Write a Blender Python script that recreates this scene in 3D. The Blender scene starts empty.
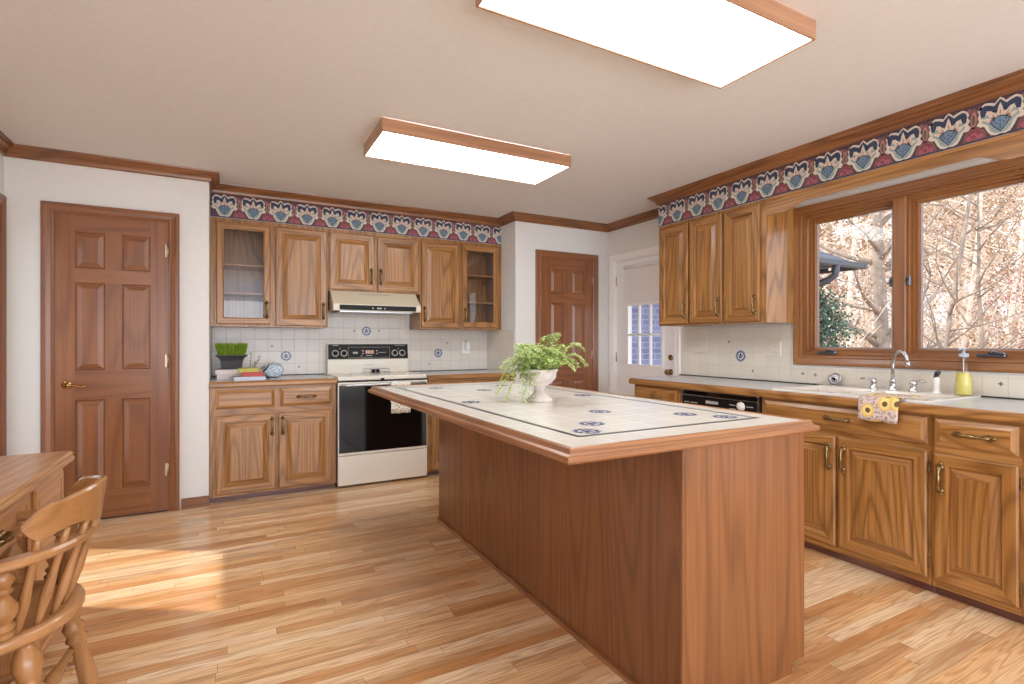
import bpy, math, random
from mathutils import Vector, Matrix
random.seed(7)
PI = math.pi
S = bpy.context.scene
COL = S.collection

# ------------------------------------------------------------------ camera, world, sun, exposure
H = 1.21
cam = bpy.data.objects.new('camera', bpy.data.cameras.new('camera'))
COL.objects.link(cam)
cam.location = (0, 0, H)
cam.rotation_euler = (PI/2, 0, math.radians(-28.45))
cam.data.sensor_width = 36
cam.data.lens = 522.5/1024*36
cam.data.clip_start = .05
S.camera = cam

world = bpy.data.worlds.new('world'); S.world = world
world.use_nodes = True
bgn = world.node_tree.nodes['Background']
bgn.inputs[0].default_value = (.80, .88, 1.0, 1)
bgn.inputs[1].default_value = 1.3

sun = bpy.data.objects.new('sun', bpy.data.lights.new('sun', 'SUN'))
COL.objects.link(sun)
sun.data.energy = 2.2
sun.data.color = (1, .93, .82)
sun.data.angle = math.radians(1.2)
sun.rotation_euler = Vector((1.0, -.62, -1.5)).to_track_quat('-Z', 'Y').to_euler()

# added fill lamp behind the camera, standing in for unseen windows
fill_lamp = bpy.data.objects.new('daylight_behind', bpy.data.lights.new('daylight_behind', 'AREA'))
COL.objects.link(fill_lamp)
fill_lamp.data.shape = 'RECTANGLE'; fill_lamp.data.size = 4.4; fill_lamp.data.size_y = 2.0
fill_lamp.data.energy = 54; fill_lamp.data.color = (.93, .96, 1)
fill_lamp.location = (1.15, -2.55, 1.15)
fill_lamp.rotation_euler = (math.radians(112), 0, 0)

S.view_settings.view_transform = 'Standard'
S.view_settings.look = 'None'
S.view_settings.gamma = 1
S.view_settings.use_curve_mapping = False
S.view_settings.exposure = 0.92
S.cycles.max_bounces = 10
S.cycles.diffuse_bounces = 6
S.cycles.sample_clamp_indirect = 6
LAMP = 6.6            # strength of the two ceiling diffusers

# ------------------------------------------------------------------ materials
def lin(c):
    c = c.lstrip('#')
    v = [int(c[i:i+2], 16)/255 for i in (0, 2, 4)]
    return tuple((x/12.92 if x <= .04045 else ((x+.055)/1.055)**2.4) for x in v) + (1,)

def new_mat(name):
    m = bpy.data.materials.new(name); m.use_nodes = True
    return m, m.node_tree, m.node_tree.nodes['Principled BSDF']

def N(nt, t, **kw):
    n = nt.nodes.new(t)
    for k, v in kw.items(): setattr(n, k, v)
    return n

def mathn(nt, op, a, b=None, c=None):
    n = N(nt, 'ShaderNodeMath', operation=op)
    for i, v in enumerate((a, b, c)):
        if v is None: continue
        if isinstance(v, (int, float)): n.inputs[i].default_value = v
        else: nt.links.new(v, n.inputs[i])
    return n.outputs[0]

def ramp(nt, fac, stops):
    n = N(nt, 'ShaderNodeValToRGB')
    e = n.color_ramp.elements
    while len(e) < len(stops): e.new(.5)
    for i, (p, c) in enumerate(stops):
        e[i].position = p; e[i].color = c if not isinstance(c, str) else lin(c)
    nt.links.new(fac, n.inputs[0])
    return n.outputs[0]

def mixc(nt, fac, a, b, mode='MIX'):
    n = N(nt, 'ShaderNodeMix', data_type='RGBA', blend_type=mode)
    for i, v in ((0, fac), (6, a), (7, b)):
        if isinstance(v, (int, float)): n.inputs[i].default_value = v
        elif isinstance(v, tuple): n.inputs[i].default_value = v
        elif isinstance(v, str): n.inputs[i].default_value = lin(v)
        else: nt.links.new(v, n.inputs[i])
    return n.outputs[2]

def plain(name, col, rough=.5, metal=0, var=.05, scale=30, coat=0, bump=0, bscale=200, spec=.5, trans=0, emit=0):
    m, nt, p = new_mat(name)
    tc = N(nt, 'ShaderNodeTexCoord')
    nz = N(nt, 'ShaderNodeTexNoise'); nz.inputs['Scale'].default_value = scale
    nt.links.new(tc.outputs['Object'], nz.inputs['Vector'])
    c = lin(col)
    d = tuple(max(0, x*(1-var)) for x in c[:3])+(1,)
    l = tuple(min(1, x*(1+var)) for x in c[:3])+(1,)
    nt.links.new(ramp(nt, nz.outputs['Fac'], [(.3, d), (.7, l)]), p.inputs['Base Color'])
    p.inputs['Roughness'].default_value = rough
    p.inputs['Metallic'].default_value = metal
    p.inputs['Coat Weight'].default_value = coat
    p.inputs['Coat Roughness'].default_value = .1
    p.inputs['Specular IOR Level'].default_value = spec
    if trans: p.inputs['Transmission Weight'].default_value = trans
    if emit:
        p.inputs['Emission Color'].default_value = (.93, .97, 1, 1)
        p.inputs['Emission Strength'].default_value = emit
    if bump:
        b = N(nt, 'ShaderNodeBump'); n2 = N(nt, 'ShaderNodeTexNoise'); n2.inputs['Scale'].default_value = bscale
        n2.inputs['Detail'].default_value = 4
        nt.links.new(tc.outputs['Object'], n2.inputs['Vector'])
        b.inputs['Strength'].default_value = bump; b.inputs['Distance'].default_value = .003
        nt.links.new(n2.outputs['Fac'], b.inputs['Height']); nt.links.new(b.outputs[0], p.inputs['Normal'])
    return m

def wood(name, light, mid, dark, axis='Z', rough=.34, coat=.3, rings=34, scale=3.2, pores=.45, ringmix=.55):
    m, nt, p = new_mat(name)
    tc = N(nt, 'ShaderNodeTexCoord'); oi = N(nt, 'ShaderNodeObjectInfo')
    off = N(nt, 'ShaderNodeVectorMath', operation='SCALE'); off.inputs[0].default_value = (17, 31, 23)
    nt.links.new(oi.outputs['Random'], off.inputs['Scale'])
    add = N(nt, 'ShaderNodeVectorMath', operation='ADD')
    nt.links.new(tc.outputs['Object'], add.inputs[0]); nt.links.new(off.outputs[0], add.inputs[1])
    def stretched(k, across=1):
        mp = N(nt, 'ShaderNodeMapping')
        s = [across, across, across]; s['XYZ'.index(axis)] = k
        mp.inputs['Scale'].default_value = s
        nt.links.new(add.outputs[0], mp.inputs['Vector'])
        return mp.outputs[0]
    n1 = N(nt, 'ShaderNodeTexNoise'); n1.inputs['Scale'].default_value = scale
    n1.inputs['Detail'].default_value = 1.5; n1.inputs['Roughness'].default_value = .4
    nt.links.new(stretched(.085), n1.inputs['Vector'])
    r = mathn(nt, 'SINE', mathn(nt, 'MULTIPLY', n1.outputs['Fac'], rings*5.0))
    r = mathn(nt, 'MULTIPLY_ADD', r, .5, .5)
    r = mathn(nt, 'POWER', r, 3.0)
    n2 = N(nt, 'ShaderNodeTexNoise'); n2.inputs['Scale'].default_value = 85
    n2.inputs['Detail'].default_value = 5; n2.inputs['Roughness'].default_value = .65
    nt.links.new(stretched(.022), n2.inputs['Vector'])
    n3 = N(nt, 'ShaderNodeTexNoise'); n3.inputs['Scale'].default_value = 1.3
    nt.links.new(stretched(.5), n3.inputs['Vector'])
    base = ramp(nt, n3.outputs['Fac'], [(.32, mid), (.68, light)])
    c = mixc(nt, mathn(nt, 'MULTIPLY', r, ringmix), base, dark)
    pr = ramp(nt, n2.outputs['Fac'], [(.38, (1, 1, 1, 1)), (.56, (0, 0, 0, 1))])
    pf = N(nt, 'ShaderNodeSeparateColor'); nt.links.new(pr, pf.inputs[0])
    c = mixc(nt, mathn(nt, 'MULTIPLY', pf.outputs[0], pores), c, dark)
    nt.links.new(c, p.inputs['Base Color'])
    p.inputs['Roughness'].default_value = rough
    p.inputs['Coat Weight'].default_value = coat; p.inputs['Coat Roughness'].default_value = .18
    b = N(nt, 'ShaderNodeBump'); b.inputs['Strength'].default_value = .12; b.inputs['Distance'].default_value = .001
    nt.links.new(n2.outputs['Fac'], b.inputs['Height']); nt.links.new(b.outputs[0], p.inputs['Normal'])
    return m

OAK = ('#BD8950', '#A6733C', '#653C13')
oak = {a: wood('oak_'+a, *OAK, axis=a) for a in 'XYZ'}
oakd = {a: wood('crown_oak_'+a, '#9C663A', '#85522B', '#5A3217', axis=a) for a in 'XYZ'}
isl = {a: wood('island_panel_'+a, '#925C34', '#7E4D28', '#522E14', axis=a, rings=26, pores=.35, ringmix=.4, rough=.3) for a in 'XYZ'}
doorw = {a: wood('door_wood_'+a, '#98633F', '#84502E', '#5C331A', axis=a, rings=14, pores=.25, ringmix=.35, rough=.32) for a in 'XYZ'}
chairw = {a: wood('chair_maple_'+a, '#BE8C5E', '#A87849', '#7E5228', axis=a, rings=16, pores=.15, ringmix=.35, rough=.25) for a in 'XYZ'}
deskw = {a: wood('desk_oak_'+a, '#CE9A68', '#BC8553', '#8C5A2E', axis=a, rings=26, pores=.4, ringmix=.4) for a in 'XYZ'}
plumw = wood('toe_moulding_wood', '#8A5C50', '#7A4D44', '#553028', axis='X')
WALLC = plain('wall_paint', '#E3E2DF', .75, var=.012, bump=.05)
CEILC = plain('ceiling_paint', '#DFDCD9', .9, var=.02, bump=.5, bscale=160)
WHITE = plain('white_paint', '#F6F5F4', .45, var=.01)
ALMOND = plain('almond_enamel', '#E6DFD2', .25, coat=.5, var=.01)
ALM2 = plain('almond_hood', '#D8CFB8', .3, coat=.4, var=.01)
BLACK = plain('black_glass', '#0B0A0A', .06, var=0, coat=.3)
BLACKM = plain('black_plastic', '#0F0E0E', .45, var=.05, spec=.25)
DGREY = plain('dark_grey_plastic', '#3A3A3C', .4)
LGREY = plain('print_grey', '#B9B6AF', .5)
CHROME = plain('chrome', '#D5D7DA', .12, metal=1, var=0)
STEEL = plain('brushed_steel', '#B5B5B8', .3, metal=1)
BRASS = plain('antique_brass', '#8A734E', .28, metal=.9, var=.3, scale=90)
BRASSB = plain('bright_brass', '#C9A063', .22, metal=1, var=.05)
NICKEL = plain('hinge_nickel', '#B9A893', .3, metal=.9)
COUNTER = plain('laminate_grey', '#C9CCCF', .28, var=.02, coat=.2, scale=200)
SINKC = plain('sink_enamel', '#E8E2D8', .18, coat=.6, var=.005)
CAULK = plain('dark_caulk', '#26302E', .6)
GAPDARK = plain('gap_shade_black', '#222222', .7)  # black for the shade in the gap under the panelled doors
LAMPM = plain('diffuser_acrylic', '#FFFFFF', .5, var=0, emit=LAMP)

def glass_mat(name, tint=(1, 1, 1, 1), ior=1.45, alpha=.12, rough=.0):
    m, nt, p = new_mat(name)
    out = nt.nodes['Material Output']
    tr = N(nt, 'ShaderNodeBsdfTransparent'); tr.inputs[0].default_value = tint
    gl = N(nt, 'ShaderNodeBsdfGlossy'); gl.inputs['Roughness'].default_value = rough
    fr = N(nt, 'ShaderNodeFresnel'); fr.inputs[0].default_value = ior
    mx = N(nt, 'ShaderNodeMixShader')
    ge = N(nt, 'ShaderNodeNewGeometry')
    nt.links.new(mathn(nt, 'MULTIPLY', fr.outputs[0], mathn(nt, 'SUBTRACT', 1.0, ge.outputs['Backfacing'])), mx.inputs[0]); nt.links.new(tr.outputs[0], mx.inputs[1]); nt.links.new(gl.outputs[0], mx.inputs[2])
    nt.links.new(mx.outputs[0], out.inputs[0])
    return m
GLASS = glass_mat('window_glass', (.97, .98, .98, 1))
CABGLASS = glass_mat('cabinet_glass', (.93, .93, .95, 1), ior=1.75)
BOTTLE = glass_mat('bottle_plastic', (.90, .92, .92, 1), ior=1.5)

def tile_mat(name, size, col, grout, gw=.028, axes='XZ', rough=.22, off=(0, 0)):
    m, nt, p = new_mat(name)
    geo = N(nt, 'ShaderNodeNewGeometry'); sp = N(nt, 'ShaderNodeSeparateXYZ')
    nt.links.new(geo.outputs['Position'], sp.inputs[0])
    lines = []; cells = []
    for a, o in zip(axes, off):
        q = mathn(nt, 'DIVIDE', mathn(nt, 'ADD', sp.outputs['XYZ'.index(a)], 50*size+o), size)
        f = mathn(nt, 'FRACT', q)
        cells.append(mathn(nt, 'FLOOR', q))
        lines.append(mathn(nt, 'LESS_THAN', f, gw))
    g = mathn(nt, 'MAXIMUM', lines[0], lines[1])
    cb = N(nt, 'ShaderNodeCombineXYZ'); nt.links.new(cells[0], cb.inputs[0]); nt.links.new(cells[1], cb.inputs[1])
    wn = N(nt, 'ShaderNodeTexWhiteNoise'); nt.links.new(cb.outputs[0], wn.inputs[0])
    c = lin(col)
    tcol = ramp(nt, wn.outputs['Value'], [(0, tuple(x*.95 for x in c[:3])+(1,)), (1, c)])
    nt.links.new(mixc(nt, g, tcol, grout), p.inputs['Base Color'])
    nt.links.new(mathn(nt, 'MULTIPLY_ADD', g, .5, rough), p.inputs['Roughness'])
    b = N(nt, 'ShaderNodeBump', invert=True); b.inputs['Strength'].default_value = .5; b.inputs['Distance'].default_value = .001
    nt.links.new(g, b.inputs['Height']); nt.links.new(b.outputs[0], p.inputs['Normal'])
    return m
TILE_BACK = tile_mat('backsplash_tile_xz', .108, '#DED8CF', '#BDB5AC', axes='XZ', off=(.02, -.045))
TILE_SIDE = tile_mat('backsplash_tile_yz', .108, '#E6DFD2', '#CFC6B8', axes='YZ', off=(.02, -.045))
TILE_TOP = tile_mat('island_tile_xy', .152, '#D9D5CC', '#C6C0B6', gw=.02, axes='XY', rough=.2, off=(.056, -.10))
TILEBAND = tile_mat('island_border_tile', .152, '#D3D2CC', '#BDB9B2', gw=.02, axes='XY', rough=.2, off=(.056, -.10))

def floor_mat():
    m, nt, p = new_mat('oak_strip_floor')
    geo = N(nt, 'ShaderNodeNewGeometry'); sp = N(nt, 'ShaderNodeSeparateXYZ')
    nt.links.new(geo.outputs['Position'], sp.inputs[0])
    X, Y = sp.outputs[0], sp.outputs[1]
    W, L = .0572, .92
    yr = mathn(nt, 'DIVIDE', mathn(nt, 'ADD', Y, 20), W)
    row = mathn(nt, 'FLOOR', yr); fy = mathn(nt, 'FRACT', yr)
    w1 = N(nt, 'ShaderNodeTexWhiteNoise', noise_dimensions='1D'); nt.links.new(row, w1.inputs['W'])
    xs = mathn(nt, 'ADD', mathn(nt, 'DIVIDE', mathn(nt, 'ADD', X, 20), L), mathn(nt, 'MULTIPLY', w1.outputs['Value'], 7.3))
    cel = mathn(nt, 'FLOOR', xs); fx = mathn(nt, 'FRACT', xs)
    cb = N(nt, 'ShaderNodeCombineXYZ'); nt.links.new(row, cb.inputs[0]); nt.links.new(cel, cb.inputs[1])
    w2 = N(nt, 'ShaderNodeTexWhiteNoise', noise_dimensions='3D'); nt.links.new(cb.outputs[0], w2.inputs[0])
    base = ramp(nt, w2.outputs['Value'], [(0, '#CF9660'), (.14, '#E0AC78'), (.40, '#EDC290'), (.68, '#F4CF9F'), (1, '#F8DCB6')])
    # grain inside each strip
    v = N(nt, 'ShaderNodeCombineXYZ')
    nt.links.new(mathn(nt, 'ADD', mathn(nt, 'MULTIPLY', X, .9), mathn(nt, 'MULTIPLY', w2.outputs['Value'], 57)), v.inputs[0])
    nt.links.new(mathn(nt, 'MULTIPLY', Y, 14), v.inputs[1])
    nt.links.new(mathn(nt, 'MULTIPLY', w2.outputs['Value'], 31), v.inputs[2])
    n1 = N(nt, 'ShaderNodeTexNoise'); n1.inputs['Scale'].default_value = 1.5; n1.inputs['Detail'].default_value = 2
    nt.links.new(v.outputs[0], n1.inputs['Vector'])
    r = mathn(nt, 'POWER', mathn(nt, 'MULTIPLY_ADD', mathn(nt, 'SINE', mathn(nt, 'MULTIPLY', n1.outputs['Fac'], 52)), .5, .5), 2.2)
    v2 = N(nt, 'ShaderNodeCombineXYZ')
    nt.links.new(mathn(nt, 'MULTIPLY', X, 6), v2.inputs[0]); nt.links.new(mathn(nt, 'MULTIPLY', Y, 240), v2.inputs[1])
    n2 = N(nt, 'ShaderNodeTexNoise'); n2.inputs['Scale'].default_value = 1; n2.inputs['Detail'].default_value = 3
    nt.links.new(v2.outputs[0], n2.inputs['Vector'])
    n4 = N(nt, 'ShaderNodeTexNoise'); n4.inputs['Scale'].default_value = .35; n4.inputs['Detail'].default_value = 1
    nt.links.new(v.outputs[0], n4.inputs['Vector'])
    streak = ramp(nt, n4.outputs['Fac'], [(.56, (0, 0, 0, 1)), (.66, (1, 1, 1, 1))])
    c = mixc(nt, mathn(nt, 'MULTIPLY', r, .45), base, '#AC6C34')
    c = mixc(nt, mathn(nt, 'MULTIPLY', streak, .42), c, '#91562A')
    c = mixc(nt, mathn(nt, 'MULTIPLY', ramp(nt, n2.outputs['Fac'], [(.45, (0, 0, 0, 1)), (.7, (1, 1, 1, 1))]), .3), c, '#A26A3A')
    gap = mathn(nt, 'MAXIMUM', mathn(nt, 'LESS_THAN', fy, .025), mathn(nt, 'LESS_THAN', fx, .0022))
    c = mixc(nt, mathn(nt, 'MULTIPLY', gap, .6), c, '#6B421F')
    nt.links.new(c, p.inputs['Base Color'])
    p.inputs['Roughness'].default_value = .34
    p.inputs['Coat Weight'].default_value = .55; p.inputs['Coat Roughness'].default_value = .16
    b = N(nt, 'ShaderNodeBump', invert=True); b.inputs['Strength'].default_value = .3; b.inputs['Distance'].default_value = .0006
    nt.links.new(gap, b.inputs['Height']); nt.links.new(b.outputs[0], p.inputs['Normal'])
    return m
FLOOR = floor_mat()

def brick_mat():
    m, nt, p = new_mat('shaded_brick')
    geo = N(nt, 'ShaderNodeTexCoord')
    mp = N(nt, 'ShaderNodeMapping'); mp.inputs['Rotation'].default_value = (PI/2, 0, 0)
    b = N(nt, 'ShaderNodeTexBrick'); b.inputs['Scale'].default_value = 1
    b.inputs['Brick Width'].default_value = .2; b.inputs['Row Height'].default_value = .067; b.inputs['Mortar Size'].default_value = .006
    b.inputs['Color1'].default_value = lin('#8D92B4'); b.inputs['Color2'].default_value = lin('#7A80A6'); b.inputs['Mortar'].default_value = lin('#A6AAC4')
    nt.links.new(geo.outputs['Object'], mp.inputs[0]); nt.links.new(mp.outputs[0], b.inputs['Vector'])
    nt.links.new(b.outputs['Color'], p.inputs['Base Color']); p.inputs['Roughness'].default_value = .9
    return m
BRICK = brick_mat()

# ------------------------------------------------------------------ mesh builder
class MB:
    def __init__(self): self.v = []; self.f = []; self.m = []; self.s = []
    def add(self, vs, fs, m=0, smooth=False):
        o = len(self.v); self.v += [tuple(x) for x in vs]
        for f in fs: self.f.append(tuple(i+o for i in f)); self.m.append(m); self.s.append(smooth)
    def box(self, x0, x1, y0, y1, z0, z1, m=0):
        x0, x1 = sorted((x0, x1)); y0, y1 = sorted((y0, y1)); z0, z1 = sorted((z0, z1))
        v = [(x0,y0,z0),(x1,y0,z0),(x1,y1,z0),(x0,y1,z0),(x0,y0,z1),(x1,y0,z1),(x1,y1,z1),(x0,y1,z1)]
        self.add(v, [(0,3,2,1),(4,5,6,7),(0,1,5,4),(1,2,6,5),(2,3,7,6),(3,0,4,7)], m)
        return self
    def bbox(self, x0, x1, y0, y1, z0, z1, b=.003, m=0):
        """box with chamfered edges"""
        import itertools
        x0, x1 = sorted((x0, x1)); y0, y1 = sorted((y0, y1)); z0, z1 = sorted((z0, z1))
        b = min(b, (x1-x0)*.45, (y1-y0)*.45, (z1-z0)*.45)
        P = {}
        vs = []
        for i, j, k in itertools.product((0, 1), repeat=3):
            X, Y, Z = (x0, x1)[i], (y0, y1)[j], (z0, z1)[k]
            sx, sy, sz = (1-2*i)*b, (1-2*j)*b, (1-2*k)*b
            P[i, j, k, 0] = len(vs); vs.append((X, Y+sy, Z+sz))
            P[i, j, k, 1] = len(vs); vs.append((X+sx, Y, Z+sz))
            P[i, j, k, 2] = len(vs); vs.append((X+sx, Y+sy, Z))
        fs = []
        for i in (0, 1):
            fs.append([P[i, a, c, 0] for a, c in ((0, 0), (1, 0), (1, 1), (0, 1))])
            fs.append([P[a, i, c, 1] for a, c in ((0, 0), (1, 0), (1, 1), (0, 1))])
            fs.append([P[a, c, i, 2] for a, c in ((0, 0), (1, 0), (1, 1), (0, 1))])
        for i, j in itertools.product((0, 1), repeat=2):
            fs.append([P[i, j, 0, 0], P[i, j, 1, 0], P[i, j, 1, 1], P[i, j, 0, 1]])
            fs.append([P[i, 0, j, 0], P[i, 1, j, 0], P[i, 1, j, 2], P[i, 0, j, 2]])
            fs.append([P[0, i, j, 1], P[1, i, j, 1], P[1, i, j, 2], P[0, i, j, 2]])
        for i, j, k in itertools.product((0, 1), repeat=3):
            fs.append([P[i, j, k, 0], P[i, j, k, 1], P[i, j, k, 2]])
        cen = Vector(((x0+x1)/2, (y0+y1)/2, (z0+z1)/2))
        out = []
        for f in fs:
            a, bb, c = (Vector(vs[q]) for q in f[:3])
            n = (bb-a).cross(c-a)
            if n.dot(a-cen) < 0: f = f[::-1]
            out.append(tuple(f))
        self.add(vs, out, m); return self
    def plate(self, x0, x1, z0, z1, holes, y0, y1, m=0):
        """slab in the XZ plane with rectangular holes (x0,x1,z0,z1)"""
        xs = sorted({x0, x1, *[h[0] for h in holes], *[h[1] for h in holes]})
        zs = sorted({z0, z1, *[h[2] for h in holes], *[h[3] for h in holes]})
        for a, b in zip(xs, xs[1:]):
            run = None
            for c, d in zip(zs, zs[1:]):
                solid = not any(h[0] <= (a+b)/2 <= h[1] and h[2] <= (c+d)/2 <= h[3] for h in holes)
                if solid: run = (run[0], d) if run else (c, d)
                if not solid and run: self.box(a, b, y0, y1, *run, m); run = None
            if run: self.box(a, b, y0, y1, *run, m)
        return self
    def rings(self, x0, x1, z0, z1, steps, mv=0, mh=0, mc=0, cap=True):
        """concentric rectangles facing -Y: steps (inset, y); mitred sides; mv: upright sides, mh: level sides, mc: centre"""
        o = []
        vs = []
        for ins, y in steps:
            o.append(len(vs))
            vs += [(x0+ins, y, z0+ins), (x1-ins, y, z0+ins), (x1-ins, y, z1-ins), (x0+ins, y, z1-ins)]
        base = len(self.v); self.v += vs
        for a, b in zip(o, o[1:]):
            for k in range(4):
                k2 = (k+1) % 4
                self.f.append(tuple(base+q for q in (a+k, a+k2, b+k2, b+k)))
                self.m.append(mh if k in (0, 2) else mv); self.s.append(False)
        if cap:
            self.f.append(tuple(base+o[-1]+k for k in range(4))); self.m.append(mc); self.s.append(False)
        return self
    def tube(self, pts, rad, n=8, m=0, cap=True, smooth=True, flat=None):
        pts = [Vector(p) for p in pts]
        if not hasattr(rad, '__len__'): rad = [rad]*len(pts)
        rows = []; vs = []
        up = None
        for i, p in enumerate(pts):
            t = (pts[min(i+1, len(pts)-1)]-pts[max(i-1, 0)]).normalized()
            if up is None:
                up = Vector((0, 0, 1)) if abs(t.z) < .9 else Vector((1, 0, 0))
            a = (up - t*up.dot(t)).normalized(); up = a
            b = t.cross(a)
            for k in range(n):
                q = 2*PI*k/n
                vs.append(p + (a*math.cos(q)*(flat or 1) + b*math.sin(q))*rad[i])
        fs = []
        for i in range(len(pts)-1):
            for k in range(n):
                k2 = (k+1) % n
                fs.append((i*n+k, (i+1)*n+k, (i+1)*n+k2, i*n+k2)[::-1])
        self.add(vs, fs, m, smooth)
        if cap:
            o = len(self.v)-len(vs)
            self.f.append(tuple(o+k for k in range(n))[::-1]); self.m.append(m); self.s.append(False)
            self.f.append(tuple(o+(len(pts)-1)*n+k for k in range(n))); self.m.append(m); self.s.append(False)
        return self
    def lathe(self, prof, base=(0, 0, 0), axis=(0, 0, 1), n=20, m=0, smooth=True):
        """prof: (radius, height) from bottom to top along axis"""
        ax = Vector(axis).normalized()
        a = ax.orthogonal().normalized(); b = ax.cross(a)
        base = Vector(base); vs = []
        for r, h in prof:
            for k in range(n):
                q = 2*PI*k/n
                vs.append(base + ax*h + (a*math.cos(q)+b*math.sin(q))*max(r, .00005))
        fs = []
        for i in range(len(prof)-1):
            for k in range(n):
                k2 = (k+1) % n
                fs.append((i*n+k, i*n+k2, (i+1)*n+k2, (i+1)*n+k))
        self.add(vs, fs, m, smooth)
        return self
    def prism(self, poly, y0, y1, m=0, plane='XZ'):
        """extrude a 2-D outline"""
        def P(a, b, c):
            return {'XZ': (a, c, b), 'XY': (a, b, c), 'YZ': (c, a, b)}[plane]
        n = len(poly)
        vs = [P(a, b, y0) for a, b in poly]+[P(a, b, y1) for a, b in poly]
        fs = [tuple(range(n)), tuple(range(2*n-1, n-1, -1))]+[(i, (i+1) % n, n+(i+1) % n, n+i)[::-1] for i in range(n)]
        self.add(vs, fs, m); return self
    def poly(self, pts, m=0): self.add(pts, [tuple(range(len(pts)))], m); return self
    def build(self, name, mats, parent=None, label=None, fix=True):
        me = bpy.data.meshes.new(name)
        me.from_pydata(self.v, [], self.f); me.update()
        if not isinstance(mats, (list, tuple)): mats = [mats]
        for q in mats: me.materials.append(q)
        me.polygons.foreach_set('material_index', self.m)
        me.polygons.foreach_set('use_smooth', self.s)
        o = bpy.data.objects.new(name, me); COL.objects.link(o)
        if parent is not None: o.parent = parent
        if label: o['label'] = label
        return o

def thing(name, label, cat, loc=(0, 0, 0), rotz=0, group=None):
    o = bpy.data.objects.new(name, None); COL.objects.link(o)
    o.empty_display_size = .1
    o.location = loc; o.rotation_euler = (0, 0, rotz)
    o['label'] = label; o['category'] = cat
    if group: o['group'] = group
    return o
def tag(o, label, cat, group=None):
    o['label'] = label; o['category'] = cat
    if group: o['group'] = group
    return o
def struct(o): o['kind'] = 'structure'; return o
def sempty(name, loc=(0, 0, 0), rotz=0):
    o = bpy.data.objects.new(name, None); COL.objects.link(o); o.location = loc; o.rotation_euler = (0, 0, rotz)
    o['kind'] = 'structure'; return o
def kids(o): return [c for c in bpy.data.objects if c.parent == o]
def copy_tree(o, parent=None):
    ch = kids(o)
    c = o.copy(); COL.objects.link(c)
    if parent is not None: c.parent = parent
    for k in ch: copy_tree(k, c)
    return c

# ------------------------------------------------------------------ room dimensions
XL, XR = -1.26, 3.60          # left wall, right wall
YF, YB = 4.47, 5.10           # front faces of the door walls, back wall of the alcove
XA, XB = -.13, 2.46           # sides of the alcove
ZC = 2.465
YN = -2.6                     # the room goes on behind the camera
RW = (1.06, 2.285, 1.115, 2.105)    # window opening in the right wall: y0 y1 z0 z1
D3 = (3.50, 4.355, .0, 2.06)      # exterior door opening
LD = (3.36, 4.36, .0, 2.06)       # glazed door opening, left wall

struct(MB().box(XL-.1, XR+.15, YN, YB+.1, -.1, 0).build('floor', FLOOR))
struct(MB().box(XL-.1, XR+.15, YN, YB+.1, ZC, ZC+.12).build('ceiling', CEILC))
def yz_wall(name, x0, x1, y0, y1, holes):
    b = MB().plate(y0, y1, 0, ZC, holes, x0, x1)
    b.v = [(y, x, z) for x, y, z in b.v]; b.f = [f[::-1] for f in b.f]
    return struct(b.build(name, WALLC))
yz_wall('wall_left', XL-.1, XL, YN, YB+.1, [LD])
yz_wall('wall_right', XR, XR+.14, YN, YB+.1, [RW, D3])
struct(MB().box(XL, XA, YF, YF+.1, 0, ZC).box(XA-.1, XA, YF+.1, YB, 0, ZC).build('wall_front_left', WALLC))
struct(MB().box(XL, XR, YB, YB+.1, 0, ZC).build('wall_back', WALLC))
struct(MB().box(XB, XR, YF, YF+.1, 0, ZC).box(XB, XB+.1, YF+.1, YB, 0, ZC).build('wall_front_right', WALLC))
SOF = 2.205
struct(MB().box(XA, XB, 4.775, YB, SOF, ZC).build('wall_soffit_back', WALLC))
struct(MB().box(3.275, XR, YN, 3.375, SOF, ZC).build('wall_soffit_right', WALLC))

# crown moulding, one mitred run round the room
def sweep(path, prof, mats_by_seg, name, mats):
    """path of (x,y), the room on the right hand; prof (out, z) closed outline"""
    b = MB(); n = len(path); rows = []
    for i, p in enumerate(path):
        p = Vector(p)
        d0 = (p-Vector(path[i-1])).normalized() if i else None
        d1 = (Vector(path[i+1])-p).normalized() if i < n-1 else None
        r = lambda d: Vector((d.y, -d.x))
        if d0 is None: m = r(d1)
        elif d1 is None: m = r(d0)
        else:
            a, c = r(d0), r(d1); m = (a+c)/(1+a.dot(c))
        rows.append([(p.x+m.x*o, p.y+m.y*o, z) for o, z in prof])
    k = len(prof)
    for i in range(n-1):
        b.add(rows[i]+rows[i+1], [(j, (j+1) % k, k+(j+1) % k, k+j) for j in range(k)], mats_by_seg[i])
    b.add(rows[0], [tuple(range(k))[::-1]], mats_by_seg[0]); b.add(rows[-1], [tuple(range(k))], mats_by_seg[-1])
    return b.build(name, mats)
CP = [(0, ZC), (0, ZC-.070), (.008, ZC-.074), (.014, ZC-.066), (.018, ZC-.050), (.030, ZC-.036), (.048, ZC-.026), (.056, ZC-.014), (.066, ZC-.011), (.068, ZC)]
path = [(XL, YN), (XL, YF), (XA, YF), (XA, 4.775), (XB, 4.775), (XB, YF), (XR, YF), (XR, 3.375), (3.275, 3.375), (3.275, YN)]
struct(sweep(path, CP, [1, 0, 1, 0, 1, 0, 1, 0, 1], 'trim_1', [oakd['X'], oakd['Y']]))

def moulding(name, x0, x1, y, h=.075, t=.014):
    b = MB().prism([(y, 0), (y, h), (y-t*.5, h), (y-t, h-.012), (y-t, 0)], x0, x1, plane='YZ')
    return struct(b.build(name, wood_base))
wood_base = wood('baseboard_wood', '#93603F', '#7F4E31', '#56301C', axis='X')
moulding('baseboard_front_left', -.303, XA, YF)
moulding('baseboard_corner', XL, -1.09, YF)
moulding('baseboard_front_right', XB, 2.68, YF)

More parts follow.
